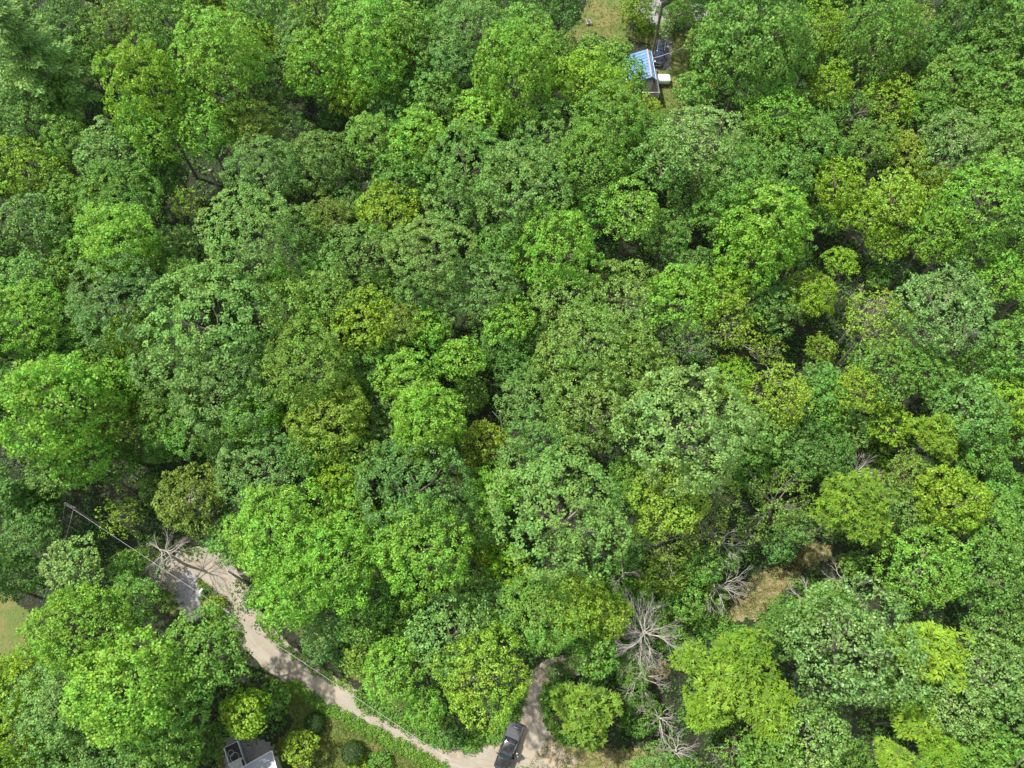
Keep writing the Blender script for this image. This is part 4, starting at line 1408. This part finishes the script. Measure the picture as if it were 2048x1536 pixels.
for cx, cy, rr_ in ((-1.05, -.1, .52), (-1.70, -.38, .34)):
    for k in range(3):
        P = [(cx + (rr_ + .02 * k) * math.cos(t_ * .4488), cy + (rr_ + .02 * k) * math.sin(t_ * .4488), .72 + .05 * k) for t_ in range(15)]
        tag(MB().tube(P, .025, 5).build('hose_loop', m_hose, ot))
MB().box((2.72, 0, .52), (.12, 1.7, .16)).build('front_bumper', m_chrome, ot, bevel=.02)
mirrors(ot, .80, .92, 1.16, m_dark)

# --- small pale trailer
p, _ = at(1325, 159, .8)
tr = empty('camper_trailer', (p.x, p.y, float(T(p.x, p.y))), R(-3), 'small pale greenish-white rounded trailer right of the deck', 'trailer')
m_tr = mat('pale_fibreglass', (.68, .76, .70), .4, noise=(2, (.56, .66, .58), .4, .6))
MB().loft([rrect(-1.2, 1.2, .72, .3, .3, .45, 6), rrect(-1.28, 1.28, .80, .34, .34, .65, 6), rrect(-1.28, 1.28, .80, .34, .34, 1.15, 6), rrect(-1.15, 1.15, .68, .30, .30, 1.32, 6), rrect(-1.0, 1.0, .54, .26, .26, 1.37, 6)]).build('shell', m_tr, tr, True)
MB().loft([rrect(-.9, .9, .46, .2, .2, 1.36, 5), rrect(-.86, .86, .42, .2, .2, 1.42, 5)]).build('lid', m_white, tr, True)
for s_ in (-1, 1):
    wheel(tr, 0, s_ * .74, .27, .18)
MB().tube([(-1.2, 0, .45), (-2.0, 0, .42)], .04, 6).build('drawbar', m_metal, tr)

# ------------------------------------------------------------------ the house with the grey metal roof (bottom edge)
m_seam = mat('metal_roof', (.44, .47, .53), .38, .35, noise=(1.5, (.36, .39, .45), .4, .65))
E0, _ = at(488, 1534, 3.4)
E1, _ = at(543, 1502, 3.4)
d = Vector((E1.x - E0.x, E1.y - E0.y)).normalized()
hz2 = math.atan2(d.y, d.x)
gz = float(T(E1.x, E1.y)) - .3
h2 = empty('metal_roofed_house', (E1.x, E1.y, gz), hz2, 'building with a ribbed grey metal roof at the bottom edge, beside the old white pickup', 'house')
W2, D2, eh = 9.0, 7.0, 3.55
MB().box((-W2 / 2, -D2 / 2, (eh - .25) / 2), (W2 - .8, D2 - .8, eh - .25)).build('wall', m_siding, h2)
MB().add([(-W2, 0, eh), (0, 0, eh), (0, -D2 / 2, eh + 1.0), (-W2, -D2 / 2, eh + 1.0), (-W2, -D2, eh), (0, -D2, eh),
          (-W2, 0, eh - .1), (0, 0, eh - .1), (0, -D2 / 2, eh + .9), (-W2, -D2 / 2, eh + .9), (-W2, -D2, eh - .1), (0, -D2, eh - .1)],
         [(0, 1, 2, 3), (3, 2, 5, 4), (6, 9, 8, 7), (9, 10, 11, 8), (0, 6, 7, 1), (4, 5, 11, 10), (1, 7, 8, 2), (2, 8, 11, 5), (0, 3, 9, 6), (3, 4, 10, 9)]).build('roof', m_seam, h2)
sl = math.atan2(1.0, D2 / 2)
for k in range(13):
    y = -.12 - k * (D2 / 2 - .2) / 12.5
    MB().box((-W2 / 2, y, eh + .03 + 1.0 * (-y) / (D2 / 2)), (W2, .05, .06)).build('roof_rib', m_seam, h2)
MB().box((-W2 / 2, .05, eh - .06), (W2, .09, .16)).build('gutter', m_white, h2)
MB().box((.04, -D2 / 4, eh + .52), (.08, D2 / 2 + .1, .10), rx=-sl).build('verge_trim', m_white, h2)
MB().box((-W2 / 2, -D2 / 2, eh + 1.04), (W2, .26, .06)).build('ridge_cap', m_seam, h2)

# ------------------------------------------------------------------ small things
m_terra = mat('terracotta', (.55, .25, .12), .8)
p, _ = at(436, 1497, .2)
pt = empty('flower_pot', (p.x, p.y, float(T(p.x, p.y)) + .03), 0, 'orange flower pot on the grass left of the old white pickup', 'flower pot')
MB().loft([[Vector((r_ * math.cos(k * .5236), r_ * math.sin(k * .5236), z)) for k in range(12)] for r_, z in ((.16, 0), (.24, .35), (.28, .36), (.28, .44), (.23, .44), (.2, .34))]).build('pot', m_terra, pt)
MB().tube([(0, 0, .1), (0, 0, .37)], .2, 10).build('soil', m_soil, pt)
p, _ = at(405, 1183, .6)
mbx = empty('mailbox', (p.x, p.y, float(T(p.x, p.y))), R(60), 'small white-sided box on a post in the ditch between the drive and the road', 'mailbox')
MB().box((0, 0, .5), (.1, .1, 1.1)).build('post', m_pole, mbx)
MB().loft([[Vector((x, .14 * math.cos(a_), 1.12 + max(.16 * math.sin(a_), -.10))) for a_ in [k * .5236 for k in range(12)]] for x in (-.3, .3)]).build('box', m_white, mbx)
p, _ = at(1428, 163, 3)
m_redp = mat('red_plastic', (.5, .03, .02), .4)
rb = empty('red_canopy', (p.x, p.y, float(T(p.x, p.y))), 0, 'small red thing showing between the leaves right of the trailer', 'canopy')
MB().loft([[Vector((r_ * math.cos(k * 1.0472 + .3), r_ * math.sin(k * 1.0472), z)) for k in range(6)] for r_, z in ((.75, 2.2), (.5, 2.5), (.05, 2.7))]).build('cloth', m_redp, rb)
MB().tube([(0, 0, 0), (0, 0, 2.65)], .03, 6).build('pole', m_metal, rb)

# ------------------------------------------------------------------ the person by the pickup
m_skin = mat('skin', (.50, .31, .22), .6)
m_shirt = mat('white_shirt', (.72, .71, .68), .8)
m_trous = mat('dark_trousers', (.035, .04, .06), .8)
m_hair = mat('dark_hair', (.03, .022, .018), .7)
def person(u, v, rz, label):
    p, _ = at(u, v, .9)
    root = empty('person', (p.x, p.y, float(T(p.x, p.y)) + .11), rz, label, 'person')
    vs = [(0, 0, .95, .15), (0, 0, 1.15, .145), (.01, 0, 1.38, .165), (.02, 0, 1.50, .065), (.05, 0, 1.60, .085), (.06, 0, 1.70, .09),
          (0, .10, .86, .105), (.10, .12, .48, .07), (.04, .13, .09, .05), (.20, .14, .04, .042),
          (0, -.10, .86, .105), (-.02, -.12, .48, .07), (-.12, -.13, .09, .05), (.05, -.14, .04, .042),
          (.01, .20, 1.42, .065), (.06, .27, 1.15, .045), (.28, .24, 1.02, .034), (.36, .23, 1.00, .035),
          (.01, -.20, 1.42, .065), (-.02, -.28, 1.14, .045), (.14, -.28, .92, .034), (.20, -.27, .86, .035)]
    ed = [(0, 1), (1, 2), (2, 3), (3, 4), (4, 5), (0, 6), (6, 7), (7, 8), (8, 9), (0, 10), (10, 11), (11, 12), (12, 13), (2, 14), (14, 15), (15, 16), (16, 17), (2, 18), (18, 19), (19, 20), (20, 21)]
    hand = lambda base, dx, sgn: [(base[0] + dx * (.07 + .012 * k2), base[1] + sgn * (.03 - .02 * k2), base[2] - .02 - .004 * k2, .010) for k2 in range(4)] + [(base[0] + dx * .03, base[1] - sgn * .05, base[2] - .01, .011)]
    for bi, sg in ((17, 1), (21, -1)):
        for q in hand(vs[bi], 1, sg):
            vs.append(q)
            ed.append((bi, len(vs) - 1))
    me = bpy.data.meshes.new('body')
    me.from_pydata([q[:3] for q in vs], ed, [])
    o = obj('body', me, root)
    sk = o.modifiers.new('skin', 'SKIN')
    for i, q in enumerate(vs):
        me.skin_vertices[0].data[i].radius = (q[3], q[3])
    me.skin_vertices[0].data[0].use_root = True
    sb = o.modifiers.new('sub', 'SUBSURF')
    sb.levels = sb.render_levels = 2
    dg = bpy.context.evaluated_depsgraph_get()
    nm = bpy.data.meshes.new_from_object(o.evaluated_get(dg))
    o.modifiers.clear()
    o.data = nm
    nm.materials.clear()
    for m_ in (m_skin, m_shirt, m_trous, m_dark):
        nm.materials.append(m_)
    for f in nm.polygons:
        c_ = f.center
        f.use_smooth = True
        if c_.z > 1.49: f.material_index = 0
        elif c_.z < .10: f.material_index = 3
        elif c_.z < .97 and abs(c_.y) < .22: f.material_index = 2
        elif c_.z > .96 and (abs(c_.y) < .24 or c_.z > 1.2): f.material_index = 1
        else: f.material_index = 0
    rings = [[Vector((.045 + r_ * math.cos(k * .5236), r_ * .95 * math.sin(k * .5236), z)) for k in range(12)] for r_, z in ((.102, 1.66), (.108, 1.72), (.095, 1.78), (.05, 1.82))]
    MB().loft(rings).build('hair', m_hair, root, True)
    for s_ in (-1, 1):
        MB().loft([[Vector((.140 + .004 * j, s_ * .032 + .010 * math.cos(k * 1.047), 1.665 + .010 * math.sin(k * 1.047))) for k in range(6)] for j in range(2)]).build('eye', m_dark, root)
    MB().box((.150, 0, 1.635), (.03, .022, .035)).build('nose', m_skin, root, bevel=.006)
    return root
person(1035, 1510, R(200), 'person in a white shirt standing beside the black pickup')
